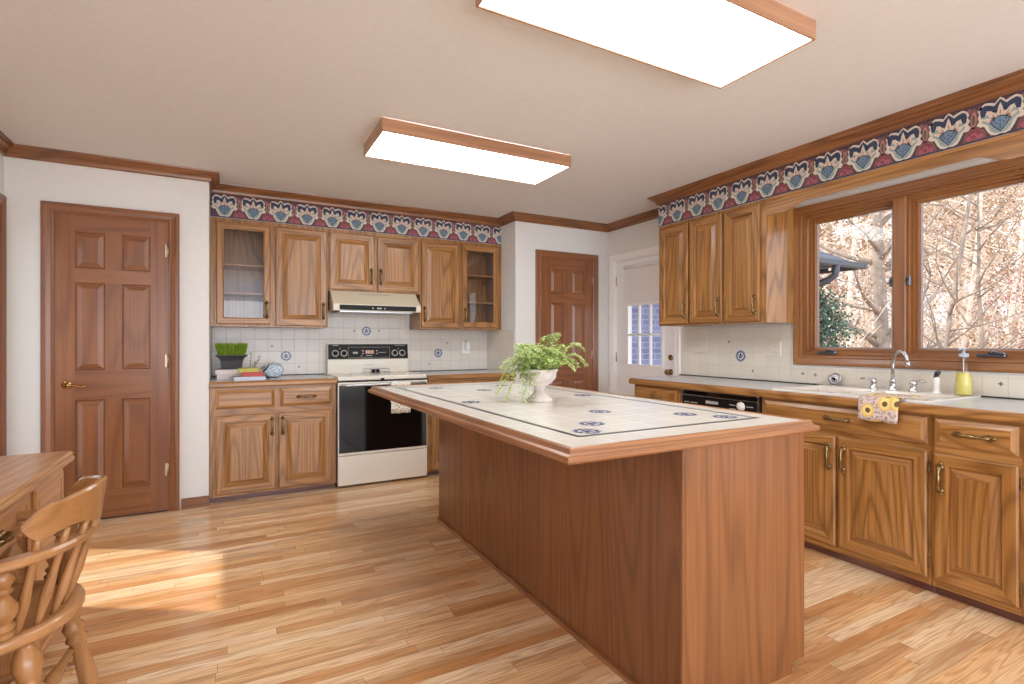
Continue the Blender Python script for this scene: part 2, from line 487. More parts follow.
# ------------------------------------------------------------------ 6-panel doors
def casing(parent, x0, x1, ztop, w=.066, t=.026, mats=None, part='casing'):
    """door casing round an opening x0..x1, front towards -Y, mitred, stepped"""
    b = MB()
    prof = [(0, 0), (0, -t*.55), (.010, -t*.75), (.016, -t*.6), (.040, -t*.85), (.048, -t), (w-.006, -t), (w, -t+.006), (w, 0)]
    # (distance from the opening, y)
    P = [Vector((x0, 0)), Vector((x0, ztop)), Vector((x1, ztop)), Vector((x1, 0))]
    rows = []
    for i, (cx, cz) in enumerate(((-1, 0), (-1, 1), (1, 1), (1, 0))):
        rows.append([(P[i].x+cx*d, y, P[i].y+cz*d) for d, y in prof])
    k = len(prof)
    for i in range(3):
        b.add(rows[i]+rows[i+1], [(j, j+1, k+j+1, k+j) for j in range(k-1)], 1 if i == 1 else 0)
    b.add(rows[0], [tuple(range(k))]); b.add(rows[3], [tuple(range(k))])
    return b.build(part, mats, parent)

def six_panel(name, x0, x1, ztop, y, mats, knob_side=-1, lever=True, metal=BRASSB, hinge=NICKEL, sill=.010):
    r = sempty(name, ((x0+x1)/2, y, 0))
    w = (x1-x0)/2
    b = MB()
    yf = -.012
    cols = ((-w*.67, -w*.15), (w*.15, w*.67)); rows = ((.20, .82), (1.02, 1.61), (1.705, 1.95))
    holes = [(a, c, z0, z1) for a, c in cols for z0, z1 in rows]
    # frame: stiles and mullion upright grain, rails level grain
    xs = [-w, cols[0][0], cols[0][1], cols[1][0], cols[1][1], w]
    for i in (0, 4): b.box(xs[i], xs[i+1], yf, .0, sill, ztop-.004, 0)
    zz = [sill, *[q for r_ in rows for q in r_], ztop-.004]
    for i in range(0, len(zz), 2): b.box(xs[1], xs[4], yf, 0, zz[i], zz[i+1], 1)
    for z0, z1 in rows: b.box(xs[2], xs[3], yf, 0, z0, z1, 0)
    for h in holes:
        b.rings(*h, [(0, yf), (.008, yf+.011), (.012, yf+.011), (.040, yf+.001), (.042, yf+.001)], 0, 1, 0)
    slab = b.build('slab', [mats['Z'], mats['X']], r)
    MB().box(-w, w, -.010, 0, 0, sill-.001).build('gap_shade', GAPDARK, r)  # dark strip painting the shade of the gap below the slab
    casing(r, -w-.004, w+.004, ztop, mats=[mats['Z'], mats['X']])
    g = MB().box(-w-.004, -w, -.006, .0, 0, ztop).box(w, w+.004, -.006, 0, 0, ztop).box(-w, w, -.006, 0, ztop-.004, ztop)
    g.build('jamb', mats['Z'], r)
    for z in (1.86, 1.075, .30):
        q = MB().box(-knob_side*w-.006*knob_side-.0, -knob_side*(w)+.016*knob_side, yf-.002, yf+.004, z-.045, z+.045)
        q.tube([(-knob_side*w, yf-.005, z-.045), (-knob_side*w, yf-.005, z+.045)], .006, 8)
        q.build('hinge', hinge, r)
    kx = knob_side*(w-.062)
    q = MB().lathe([(0, 0), (.030, 0), (.030, .004), (.024, .010), (.012, .012), (.011, .040), (.0, .042)][::1], (kx, yf, .925), (0, -1, 0), 20)
    if lever:
        q.tube([(kx, yf-.040, .925), (kx+.02, yf-.046, .925), (kx+.06, yf-.046, .919), (kx+.095, yf-.046, .913), (kx+.112, yf-.046, .922)], [.009, .009, .007, .006, .004], 8)
    else:
        q.lathe([(.011, .030), (.026, .040), (.030, .055), (.022, .068), (0, .072)], (kx, yf, .925), (0, -1, 0), 20)
    q.build('door_handle', metal, r)
    return r
six_panel('door_1', -1.008, -.384, 2.066, YF, doorw)
six_panel('door_2', 2.757, 3.388, 2.066, YF, doorw, lever=False)
# ------------------------------------------------------------------ white exterior door with half glass (right wall)
r = sempty('door_3', (XR, (D3[0]+D3[1])/2, 0), -PI/2)
w = (D3[1]-D3[0])/2
lx0, lx1, lz0, lz1 = -w+.20-.005, w-.19, .985, 1.94
b = MB().plate(-w+.01, w-.01, .01, 2.05, [(lx0-.0, lx1, lz0, lz1)], .02, .062)
for c0, c1 in ((-w+.12, -.03), (.03, w-.12)):
    b.rings(c0, c1, .22, .78, [(0, .02), (.006, .026), (.03, .026), (.05, .021)])
slab = b.build('slab', WHITE, r)
b = MB()
pw = (lx1-lx0)/3
for k in (1, 2): b.bbox(lx0+k*pw-.011, lx0+k*pw+.011, .012, .04, lz0, lz1, .003)
for z in (1.285, 1.60): b.bbox(lx0, lx1, .012, .04, z-.011, z+.011, .003)
b.build('muntin', WHITE, r)
b = MB().plate(lx0-.028, lx1+.028, lz0-.028, lz1+.028, [(lx0, lx1, lz0, lz1)], .010, .02); b.build('glazing_frame', WHITE, r)
MB().box(lx0, lx1, .044, .048, lz0, lz1).build('glass_pane', GLASS, r)
casing(r, -w, w, 2.06, w=.07, t=.02, mats=[WHITE, WHITE])
MB().plate(-w, w, 0, 2.06, [(-w+.008, w-.008, 0, 2.052)], .0, .138).build('jamb', WHITE, r)
for z in (1.85, 1.05, .25): MB().tube([(-w+.01, .012, z-.05), (-w+.01, .012, z+.05)], .006, 8).build('hinge', STEEL, r)
kx = w-.075
MB().lathe([(0, 0), (.028, 0), (.028, .006), (.012, .010), (.011, .03), (.024, .038), (.028, .052), (.02, .064), (0, .066)], (kx, .02, .93), (0, -1, 0), 18).build('door_handle', BRASS, r)
MB().lathe([(0, 0), (.027, 0), (.027, .010), (.018, .016), (0, .018)], (kx, .02, 1.065), (0, -1, 0), 18).build('deadbolt', BRASS, r)
# roller shade on that door
shade = thing('roller_shade', 'white roller shade covering the upper glass of the white exterior door', 'shade', (XR, (D3[0]+D3[1])/2, 0), -PI/2)
FAB = plain('shade_fabric', '#E9E6E4', .8, var=.01)
nt = FAB.node_tree; pp = nt.nodes['Principled BSDF']; pp.inputs['Subsurface Weight'].default_value = 0
MB().box(lx0-.03, lx1+.05, .0, .0015, 1.60, 1.96).build('shade_cloth', FAB, shade)
MB().bbox(lx0-.03, lx1+.05, -.005, .006, 1.575, 1.60, .002).build('hem_bar', WHITE, shade)
MB().lathe([(0, 0), (.019, 0), (.019, lx1-lx0+.08), (0, lx1-lx0+.08)], (lx0-.03, -.008, 1.975), (1, 0, 0), 14).build('roller', WHITE, shade)

# ------------------------------------------------------------------ glazed door on the left wall (only its casing edge is in the picture)
r = sempty('door_4', (XL, (LD[0]+LD[1])/2, 0), PI/2)
w = (LD[1]-LD[0])/2
casing(r, -w, w, 2.065, mats=[doorw['Z'], doorw['X']])
MB().plate(-w, w, .0, 2.06, [(-w+.11, w-.11, .25, 1.94)], .03, .07).build('slab', doorw['Z'], r)
MB().box(-w+.11, w-.11, .048, .052, .25, 1.94).build('glass_pane', GLASS, r)

# ------------------------------------------------------------------ window over the sink
wr = sempty('window_1', (XR, (RW[0]+RW[1])/2, 0), -PI/2)
winw = {a: wood('window_wood_'+a, '#A5703F', '#905C30', '#65391A', axis=a, rings=18, pores=.3, ringmix=.35) for a in 'XZ'}
hw = (RW[1]-RW[0])/2; z0, z1 = RW[2], RW[3]
b = MB(); t = .024
prof = [(0, 0), (0, -t*.6), (.012, -t*.8), (.018, -t*.6), (.044, -t*.9), (.050, -t), (.062, -t), (.066, -t+.006), (.066, 0)]
rows = []
for sx, sz in ((-1, -1), (-1, 1), (1, 1), (1, -1)):
    rows.append([(sx*(hw+d), y, (z1 if sz > 0 else z0)+sz*d) for d, y in prof])
k = len(prof)
for i in range(4): b.add(rows[i]+rows[(i+1) % 4], [(j, j+1, k+j+1, k+j) for j in range(k-1)], i % 2)
b.build('window_casing', [winw['Z'], winw['X']], wr)
b = MB().plate(-hw, hw, z0, z1, [(-hw+.014, hw-.014, z0+.012, z1-.014)], -.004, .125)
b.bbox(-.034, .034, -.018, .125, z0+.012, z1-.014, .004)
b.build('window_frame', winw['Z'], wr)
for sgn in (-1, 1):
    a, c = (sgn*.034, sgn*(hw-.014)); x0, x1 = min(a, c), max(a, c)
    sz0, sz1 = z0+.012, z1-.014
    b = MB().rings(x0, x1, sz0, sz1, [(0, .004), (.010, .004), (.010, .034), (.020, .034), (.020, .056), (.036, .056), (.044, .068)], 0, 1, 0, cap=False)
    b.plate(x0, x1, sz0, sz1, [(x0+.044, x1-.044, sz0+.044, sz1-.044)], .068, .095, 0)
    sash = b.build('window_sash', [winw['Z'], winw['X']], wr)
    MB().box(x0+.044, x1-.044, .078, .082, sz0+.044, sz1-.044).build('glass_pane', GLASS, sash)
    g = MB().plate(x0+.042, x1-.042, sz0+.042, sz1-.042, [(x0+.048, x1-.048, sz0+.048, sz1-.048)], .0665, .0685)
    g.build('screen_strip', STEEL, sash)
    # crank
    cx = -.44 if sgn < 0 else .435
    q = MB().bbox(cx-.062, cx+.062, -.026, .010, sz0+.002, sz0+.018, .005)
    q.lathe([(0, 0), (.016, 0), (.013, .018), (0, .024)], (cx, -.004, sz0+.016), (0, -.3, 1), 14)
    q.tube([(cx, -.012, sz0+.030), (cx+.03, -.022, sz0+.026), (cx+.062, -.020, sz0+.022)], [.007, .006, .006], 8)
    q.build('window_crank', plain('pewter', '#6A6D73', .3, metal=.9) if sgn < 0 else bpy.data.materials['pewter'], sash)
    q = MB().bbox(sgn*.046-.009, sgn*.046+.009, -.014, .004, 1.55, 1.61, .002)
    q.tube([(sgn*.046, -.014, 1.59), (sgn*.056, -.03, 1.568)], [.005, .005], 8)
    q.build('sash_lock', bpy.data.materials['pewter'], sash)

# ------------------------------------------------------------------ wallpaper borders on the soffits
BC = ['#55404C', '#D9CFC2', '#37415C', '#98A8A6', '#DCCBBB', '#6F879C', '#874450', '#7C5D52', '#62644C', '#B97F80', '#414A66', '#A45F6C']
BM = [plain('border_'+n, c, .7, var=.12, scale=120) for n, c in zip(('ground', 'cream', 'navy', 'sage', 'petal', 'blue', 'crimson', 'brown', 'olive', 'pink', 'indigo', 'rose'), BC)]
def border(name, label, loc, rotz, L, first, z0=2.207, z1=2.397):
    b = MB(); h = z1-z0; P = .207
    b.box(0, L, -.001, .0, z0, z1, 0)
    b.box(0, L, -.0014, -.001, z0, z0+.007, 2); b.box(0, L, -.0014, -.001, z1-.005, z1, 2)
    def lay(cx, pts, m, lv):
        q = []
        for x, z in pts: q.append((min(max(cx+x*P*(1.14 if abs(x) < .43 else 1), 0), L), -.001-.0005*lv, z0+z*h))
        if max(p[0] for p in q)-min(p[0] for p in q) > .0015: b.poly(q, m)
    def ell(cx, x, z, rx, rz, m, lv, a0=0, a1=2*PI, n=14):
        lay(cx, [(x+rx*math.cos(a0+(a1-a0)*i/n), z+rz*math.sin(a0+(a1-a0)*i/n)) for i in range(n+(0 if a1-a0 > 6 else 1))], m, lv)
    n = int((L-first)/P)+2
    for i in range(-1, n):
        c = first+i*P
        if c < -P*.5 or c > L+P*.5: continue
        out = []
        half = [(0, .98), (.05, .93), (.09, .86), (.16, .90), (.26, .93), (.34, .87), (.39, .78), (.36, .68), (.40, .60), (.36, .50), (.42, .42), (.36, .33), (.28, .34), (.22, .18), (.16, .07), (.08, .04), (0, .06)]
        half = [(x*.95, z) for x, z in half]; lay(c, half+[(-x, z) for x, z in half[::-1][1:-1]], 1, 1)
        hn = [(0, .93), (.05, .86), (.10, .79), (.17, .84), (.25, .87), (.31, .82), (.33, .72), (.31, .56), (.25, .58), (.22, .70), (.16, .70), (.10, .62), (0, .62)]
        lay(c, hn+[(-x, z) for x, z in hn[::-1][1:-1]], 2, 2)
        hs = [(0, .66), (.16, .64), (.27, .58), (.30, .44), (.20, .34), (.16, .18), (.08, .09), (0, .08)]
        lay(c, hs+[(-x, z) for x, z in hs[::-1][1:-1]], 3, 2)
        for ang, ln in ((0, .40), (.62, .36), (-.62, .36), (1.15, .30), (-1.15, .30)):
            ca, sa = math.cos(ang), math.sin(ang)
            def rot(x, z): return (x*ca+z*sa, .38+(-x*sa+z*ca)*1.08)
            lay(c, [rot(0, 0), rot(.062, ln*.45), rot(.03, ln*.85), rot(0, ln*1.08), rot(-.03, ln*.85), rot(-.062, ln*.45)], 4, 3)
            lay(c, [rot(-.018, ln*.45), rot(0, ln*.38), rot(.018, ln*.45), rot(0, ln*.72)], 9, 4)
        lay(c, [(-.18, .40), (-.09, .48), (0, .53), (.09, .48), (.18, .40), (.11, .26), (0, .10), (-.11, .26)], 10, 4)
        lay(c, [(-.15, .395), (-.075, .455), (0, .50), (.075, .455), (.15, .395), (.09, .27), (0, .135), (-.09, .27)], 5, 5)
        for (x, z) in ((0, .38), (-.06, .33), (.06, .33), (0, .28), (-.09, .40), (.09, .40), (0, .21)):
            lay(c, [(x-.016, z), (x, z+.03), (x+.016, z), (x, z-.03)], 10, 6)
        # between the tulips: crimson mound and brown plume
        ell(c, .5, .04, .25, .36, 7, 1, 0, PI); ell(c, .5, .05, .22, .30, 6, 2, 0, PI); ell(c, .5, .07, .10, .18, 11, 3, 0, PI)
        ell(c, .5, .09, .045, .10, 6, 4, 0, PI); ell(c, .36, .12, .05, .07, 11, 3); ell(c, .64, .12, .05, .07, 11, 3)
        ell(c, .5, .62, .095, .27, 7, 1); ell(c, .5, .60, .06, .20, 9, 2); ell(c, .5, .58, .036, .14, 8, 3)
        for sx in (-1, 1): ell(c, .5+sx*.13, .84, .035, .07, 11, 1)
    o = b.build(name, BM)
    o.location = loc; o.rotation_euler = (0, 0, rotz)
    return tag(o, label, 'wallpaper border')
border('wallpaper_border', 'floral tulip wallpaper border above the range wall cabinets', (XA, 4.775, 0), 0, XB-XA, .099)
border('wallpaper_border', 'floral tulip wallpaper border above the sink window and its cabinets', (3.275, 3.375, 0), -PI/2, 4.4, .004)
border('wallpaper_border', 'short end piece of tulip wallpaper border facing the white door', (XR, 3.375, 0), PI, .325, .10)

# ------------------------------------------------------------------ cabinet pieces (local space: front towards -Y, x to the right, z up)
def pull(b, x, y, z, vert=True, L=.125):
    """antique bow pull with leafy ends"""
    h = L/2
    pts = []; rad = []
    for i in range(13):
        t = -1+i/6
        out = .024*(1-t**4)+.005
        q = h*t
        pts.append((x, y-out, z+q) if vert else (x+q, y-out, z))
        rad.append(.0062+.0050*math.exp(-(t/.28)**2)+.0045*math.exp(-((abs(t)-.82)/.14)**2))
    b.tube(pts, rad, 8)
    for s in (-1, 1):
        c = (x, y, z+s*h*.88) if vert else (x+s*h*.88, y, z)
        b.lathe([(.015, 0), (.014, .005), (.009, .011), (0, .013)], c, (0, -1, 0), 10)
        e = (x, y, z+s*h*1.12) if vert else (x+s*h*1.12, y, z)
        b.lathe([(.008, 0), (.007, .003), (0, .006)], e, (0, -1, 0), 8)
def rp_door(parent, x0, x1, z0, z1, hs=None, hz=None, hinges=True, w=oak, fw=.052, t=.021, name='door', metal=BRASS, raised=True):
    b = MB().rings(x0, x1, z0, z1, [(0, -.003), (0, -t+.006), (.007, -t), (fw, -t), (fw+.005, -t+.012), (fw+.009, -t+.012), (fw+.042, -t+.002), (fw+.044, -t+.002)], 0, 1, 0)
    o = b.build(name, [w['Z'], w['X']], parent)
    if hs is not None:
        hx = x1-.030 if hs > 0 else x0+.030
        q = MB(); pull(q, hx, -t, hz if hz is not None else z0+.11)
        q.build('handle', metal, o)
        ex = x0-.004 if hs > 0 else x1+.004
        if hinges:
            for z in (z0+.075, z1-.075):
                q = MB().bbox(ex-.005, ex+.005, -.012, -.0005, z-.026, z+.026, .002); q.build('hinge', metal, o)
    return o
def glass_door(parent, x0, x1, z0, z1, hs, hz, w=oak, fw=.052, t=.021):
    b = MB().rings(x0, x1, z0, z1, [(0, -.0005), (0, -t+.007), (.007, -t), (fw-.008, -t), (fw, -t+.006), (fw, -.0005)], 0, 1, 0, cap=False)
    o = b.build('door', [w['Z'], w['X']], parent)
    MB().box(x0+fw, x1-fw, -.008, -.005, z0+fw, z1-fw).build('glass_pane', CABGLASS, o)
    q = MB(); pull(q, x1-.028 if hs > 0 else x0+.028, -t, hz); q.build('handle', BRASS, o)
    ex = x0-.004 if hs > 0 else x1+.004
    for z in (z0+.075, z1-.075): MB().bbox(ex-.005, ex+.005, -.012, -.0005, z-.026, z+.026, .002).build('hinge', BRASS, o)
    return o
def drawer(parent, x0, x1, z0, z1, handle=True, w=oak, t=.021, name='drawer', hx=None):
    b = MB().rings(x0, x1, z0, z1, [(0, -.003), (0, -.009), (.024, -t), (.026, -t)], 0, 1, 1)
    o = b.build(name, [w['Z'], w['X']], parent)
    if handle:
        q = MB(); pull(q, (x0+x1)/2 if hx is None else hx, -t, (z0+z1)/2, False, .13); q.build('handle', BRASS, o)
    return o
def carcass(parent, w_, z0, z1, depth, holes=(), toe=0, wd=oak, sides=True, y_face=.0):
    """open box with a face frame; holes (x0,x1,z0,z1) in the face"""
    b = MB()
    b.plate(0, w_, z0+toe, z1, holes, 0, .019, 0)
    b.box(0, .016, .019, depth, z0+toe, z1, 0); b.box(w_-.016, w_, .019, depth, z0+toe, z1, 0)
    b.box(.016, w_-.016, .019, depth, z1-.016, z1, 1); b.box(.016, w_-.016, .019, depth, z0+toe, z0+toe+.016, 1)
    b.box(.016, w_-.016, depth-.008, depth, z0+toe+.016, z1-.016, 0)
    o = b.build('cabinet_body', [wd['Z'], wd['X']], parent)
    if toe:
        MB().box(.0, w_, .07, .085, z0, z0+toe).build('toe_kick', plumw, parent)
    return o

# --- wall cabinets, range wall (face y = 4.77, 3 mm clear of the walls)
UZ0, UZ1 = 1.335, SOF-.002
c = thing('wall_cabinet', 'oak wall cabinet with one glass door and one solid door, left of the range hood', 'cabinet', (XA+.002, 4.77, 0))
W = .76-XA-.004
gl = (.040, .430)
carcass(c, W, UZ0, UZ1, .325, [(gl[0]+.03, gl[1]-.03, UZ0+.06, UZ1-.07)])
for z in (1.60, 1.83): MB().box(.017, .455, .03, .315, z, z+.016).build('shelf', oak['X'], c)
MB().box(.455, .47, .02, .316, UZ0+.017, UZ1-.017).build('divider', oak['Z'], c)
glass_door(c, gl[0], gl[1], UZ0+.02, UZ1-.035, 1, UZ0+.14)
rp_door(c, .468, .876, UZ0+.012, UZ1-.033, 1, UZ0+.14)
c = thing('wall_cabinet', 'short oak wall cabinet with two doors directly over the range hood', 'cabinet', (.762, 4.77, 0))
carcass(c, .828, 1.66, UZ1, .325)
rp_door(c, .008, .398, 1.672, UZ1-.033, 1, 1.80)
rp_door(c, .424, .812, 1.672, UZ1-.033, -1, 1.80)
c = thing('wall_cabinet', 'oak wall cabinet with glass door at its right, right of the range hood', 'cabinet', (1.592, 4.77, 0))
W = XB-1.592-.004
gl = (.430, .822)
carcass(c, W, UZ0, UZ1, .325, [(gl[0]+.03, gl[1]-.03, UZ0+.06, UZ1-.07)])
for z in (1.60, 1.87): MB().box(.43, W-.017, .03, .315, z, z+.016).build('shelf', oak['X'], c)
MB().box(.405, .42, .02, .316, UZ0+.017, UZ1-.017).build('divider', oak['Z'], c)
rp_door(c, .010, .400, UZ0+.014, UZ1-.033, -1, UZ0+.14)
glass_door(c, gl[0], gl[1], UZ0+.020, UZ1-.035, -1, UZ0+.14)

# --- range hood
h = thing('range_hood', 'almond under-cabinet range hood with black control strip above the stove', 'range hood', (.775, 5.095, 0))
prof = [(-.0, 1.657), (-.0, 1.50), (-.48, 1.478), (-.50, 1.480), (-.505, 1.535), (-.345, 1.657)]
MB().prism(prof, 0, .765, plane='YZ').build('hood_shell', ALM2, h)
MB().box(.05, .72, -.510, -.5045, 1.486, 1.528).build('control_strip', BLACKM, h)
for x, w_ in ((.33, .006), (.385, .02), (.435, .006)): MB().bbox(x-w_, x+w_, -.515, -.5105, 1.498, 1.510, .001).build('switch', LGREY, h)
q = MB()
for i in range(14): q.box(.24+i*.02, .252+i*.02, -.385, -.372, 1.632, 1.636)
# vent slots lie on the sloped face
q.v = [(x, -.345-(1.657-z)*(.16/.122)-.001+(-.001 if y < -.38 else .001), z) for x, y, z in q.v]
q.build('vent_slots', DGREY, h)
MB().box(.06, .70, -.46, -.06, 1.470, 1.484).build('filter', STEEL, h)

# --- base cabinets, range wall
BZ1 = .872
def back_base(name, label, x0, x1, doors, drawers, toe=.045):
    c = thing(name, label, 'cabinet', (x0, 4.49, 0))
    carcass(c, x1-x0, 0, BZ1, 5.097-4.49, toe=toe)
    for d in doors: rp_door(c, *d)
    for d in drawers: drawer(c, *d)
    for za, zb in ((.655, .706), (.845, .871), (.046, .066)): MB().box(.03, x1-x0-.03, -.0004, 0, za, zb).build('face_rail', oak['X'], c)
    MB().box(0, x1-x0, .056, .0695, 0, .030).build('shoe_moulding', plumw, c)
    return c
back_base('base_cabinet', 'oak base cabinet with two doors left of the stove', XA+.003, .778,
          [(.040, .452, .065, .655, 1, .555), (.470, .868, .065, .655, -1, .555)],
          [(.040, .442, .705, .845, False), (.482, .868, .705, .845, True)])
back_base('base_cabinet', 'oak base cabinet right of the stove, mostly behind the island', 1.570, XB-.003,
          [(.030, .435, .065, .655, 1, .555), (.450, .855, .065, .655, -1, .555)],
          [(.030, .435, .705, .845, True), (.450, .855, .705, .845, True)])

def countertop(name, label, x0, x1, yb, yf, z1=.912, ends=(False, False), loc=(0, 0, 0), rotz=0, holes=(), L=None):
    """laminate top with an oak nosing; local -Y front"""
    c = thing(name, label, 'countertop', loc, rotz)
    b = MB()
    n = .022
    xs0 = x0+(n if ends[0] else 0); xs1 = x1-(n if ends[1] else 0)
    p = MB().plate(xs0, xs1, yf+n, yb, holes, BZ1+.001, z1)   # xz-plate turned flat
    b.v = [(x, z, y) for x, y, z in p.v]; b.f = [f[::-1] for f in p.f]; b.m = p.m; b.s = p.s
    b.build('laminate_top', COUNTER, c)
    e = MB()
    pr = [(0, z1), (.006, z1+.0005), (.016, z1-.003), (n, z1-.010), (n+.004, z1-.014), (n+.004, BZ1+.004), (n, BZ1-.004), (.004, BZ1-.006), (0, BZ1-.004)]
    y = yf+n
    e.prism([(y-o, z) for o, z in pr][::-1], x0, x1, 0, plane='YZ')
    for k, s in ((0, x0), (1, x1)):
        if ends[k]:
            sg = -1 if k == 0 else 1
            bx = s-sg*n
            e.prism([(bx+sg*o, z) for o, z in pr][::(1 if k else -1)], yf+.0, yb, 1, plane='XZ')
    e.build('oak_edge', [oak['X'], oak['Y']], c)
    return c
countertop('countertop', 'grey laminate countertop with oak edge left of the stove', XA+.002, .782, 5.092, 4.462)
countertop('countertop', 'grey laminate countertop with oak edge right of the stove', 1.566, XB-.002, 5.092, 4.462)

# --- backsplashes
def roundel(b, cx, cz, R=.045, m0=1, m1=2, fy=-.0012, seed=0):
    rnd = random.Random(seed)
    def leaf(x, z, a, l, w_, m):
        ca, sa = math.cos(a), math.sin(a)
        P = [(0, 0), (l*.5, w_), (l, 0), (l*.5, -w_)]
        b.poly([(cx+x+u*ca-v*sa, fy-.0002*m, cz+z+u*sa+v*ca) for u, v in P][::-1], m)
    for i in range(14):
        a = 2*PI*i/14
        leaf(R*.80*math.cos(a), R*.80*math.sin(a), a+1.9, R*.55, R*.17, m0 if i % 2 else m1)
        leaf(R*.78*math.cos(a+.2), R*.78*math.sin(a+.2), a-.3, R*.34, R*.13, m1)
    for i in range(5): leaf(0, 0, 2*PI*i/5+.4, R*.58, R*.19, m0 if i % 2 else m1)
    leaf(-R*.1, -R*.45, 1.5, R*.9, R*.05, m0)
def dot(b, cx, cz, r=.011, fy=-.0012, m=1):
    for k in range(4):
        a = k*PI/2
        P = [(0, 0), (r*.6, r*.38), (r*1.15, 0), (r*.6, -r*.38)]
        b.poly([(cx+u*math.cos(a)-v*math.sin(a), fy-.0002, cz+u*math.sin(a)+v*math.cos(a)) for u, v in P][::-1], m)
NAVY = plain('tile_navy', '#3A4668', .25, var=.2, scale=90); BLUE = plain('tile_blue', '#6E7FA8', .25, var=.2, scale=90)
def splash(name, label, loc, rotz, rects, rounds, dots, tile):
    b = MB()
    for x0, x1, z0, z1 in rects: b.box(x0, x1, -.001, .004, z0, z1, 0)
    for i, (x, z) in enumerate(rounds): roundel(b, x, z, seed=i)
    for x, z in dots: dot(b, x, z)
    o = b.build(name, [tile, NAVY, BLUE])
    o.location = loc; o.rotation_euler = (0, 0, rotz)
    return tag(o, label, 'backsplash')
splash('tile_backsplash', 'cream tile backsplash with blue roundels behind the stove', (0, YB-.0045, 0), 0,
       [(XA+.004, XB-.004, .913, 1.334), (.77, 1.56, 1.334, 1.50)], [(.452, 1.084), (1.165, 1.315), (1.896, 1.097)],
       [(.337, 1.174), (.560, .985), (1.049, 1.315), (1.288, 1.317), (1.994, 1.200), (1.798, .985)], TILE_BACK)
b = MB().box(-.0, .004, 0, .60, .913, 1.334); o = b.build('tile_backsplash', TILE_SIDE)
o.location = (XB-.0045, 4.493, 0); tag(o, 'narrow cream tile backsplash on the side wall beyond the glass cabinet', 'backsplash')
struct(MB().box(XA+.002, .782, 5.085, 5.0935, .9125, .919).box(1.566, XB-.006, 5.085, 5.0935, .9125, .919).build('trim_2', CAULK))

# --- outlets and switches
def outlet(name, label, loc, rotz, gangs=1, kinds='o', mat=None):
    w_ = .045+.043*gangs; mat = mat or ALMOND
    t = thing(name, label, 'outlet' if 'o' in kinds else 'switch', loc, rotz)
    MB().bbox(-w_/2, w_/2, -.006, 0, -.058, .058, .003).build('cover_plate', mat, t)
    for g in range(gangs):
        x = (g-(gangs-1)/2)*.046
        if kinds[g] == 'o':
            for z in (-.022, .022):
                q = MB().bbox(x-.016, x+.016, -.0085, -.0062, z-.014, z+.014, .002); s = q.build('socket', mat, t)
                MB().box(x-.007, x-.005, -.0092, -.0086, z-.004, z+.006).box(x+.005, x+.007, -.0092, -.0086, z-.004, z+.006).build('slot', BLACKM, s)
        else:
            MB().bbox(x-.014, x+.014, -.009, -.0062, -.028, .028, .002).bbox(x-.005, x+.005, -.018, -.009, -.002, .012, .002).build('toggle', mat, t)
    return t
outlet('wall_outlet', 'white outlet with plug-in on tile right of the stove', (2.205, YB-.0058, 1.150), 0, 1, 'o', WHITE)
pg = thing('plug_in_freshener', 'small white plug-in air freshener in the outlet right of the stove', 'air freshener', (2.205, YB-.0145, 1.16))
MB().bbox(-.022, .022, -.045, 0, -.03, .045, .008).build('plug_body', WHITE, pg)
MB().lathe([(.0, 0), (.013, 0), (.014, .02), (.009, .03), (0, .031)], (0, -.025, .044), (0, 0, 1), 14).build('scent_bulb', plain('scent_oil', '#E5DCC8', .3), pg)
outlet('wall_switch', 'cream double switch plate on tile below the wall cabinets, nearest the white door', (XR-.0058, 3.20, 1.175), -PI/2, 2, 'ss')
outlet('wall_outlet', 'cream double plate with outlet on tile just left of the window', (XR-.0058, 2.515, 1.157), -PI/2, 2, 'so')

# ------------------------------------------------------------------ electric range
rg = thing('electric_range', 'almond electric range with black glass oven door between the base cabinets', 'stove', (.789, 4.47, 0))
RWD = .768
MB().box(.004, RWD-.004, .03, .60, .035, .885).build('range_body', ALMOND, rg)
for x in (.04, RWD-.04): MB().lathe([(0, 0), (.02, 0), (.016, .036), (0, .036)], (x, .12, 0), n=12).build('foot', BLACKM, rg)
b = MB().bbox(0, RWD, .0, .61, .886, .922, .006); ct = b.build('cooktop', ALMOND, rg)
RING = plain('burner_ring', '#CFC8BB', .3)
for x, y, rr in ((.20, .17, .10), (.57, .17, .078), (.20, .42, .078), (.57, .42, .10)):
    MB().lathe([(rr, 0), (rr, .0012), (rr-.012, .0012), (rr-.013, 0)], (x, y, .922), n=32).lathe([(rr*.55, 0), (rr*.55, .0012), (rr*.55-.006, .0012), (rr*.55-.007, 0)], (x, y, .922), n=32).build('burner_ring', RING, ct)
MB().bbox(.355, .385, -.006, .0, .884, .902, .002).build('door_latch', BLACKM, rg)
b = MB().bbox(.0, RWD, -.012, .03, .268, .874, .004); od = b.build('oven_door', ALMOND, rg)
MB().bbox(.008, RWD-.008, -.016, -.0122, .290, .850, .001).build('door_glass', BLACK, od)
MB().bbox(.0, RWD, -.004, .028, .8755, .8855, .001).build('vent_gap', BLACKM, rg)
q = MB().tube([(.03, -.012, .852), (.04, -.045, .852), (.06, -.050, .852), (RWD-.06, -.050, .852), (RWD-.04, -.045, .852), (RWD-.03, -.012, .852)], .011, 10)
q.build('oven_handle', STEEL, od)
MB().bbox(.0, RWD, -.010, .028, .018, .262, .005).build('storage_drawer', ALMOND, rg)
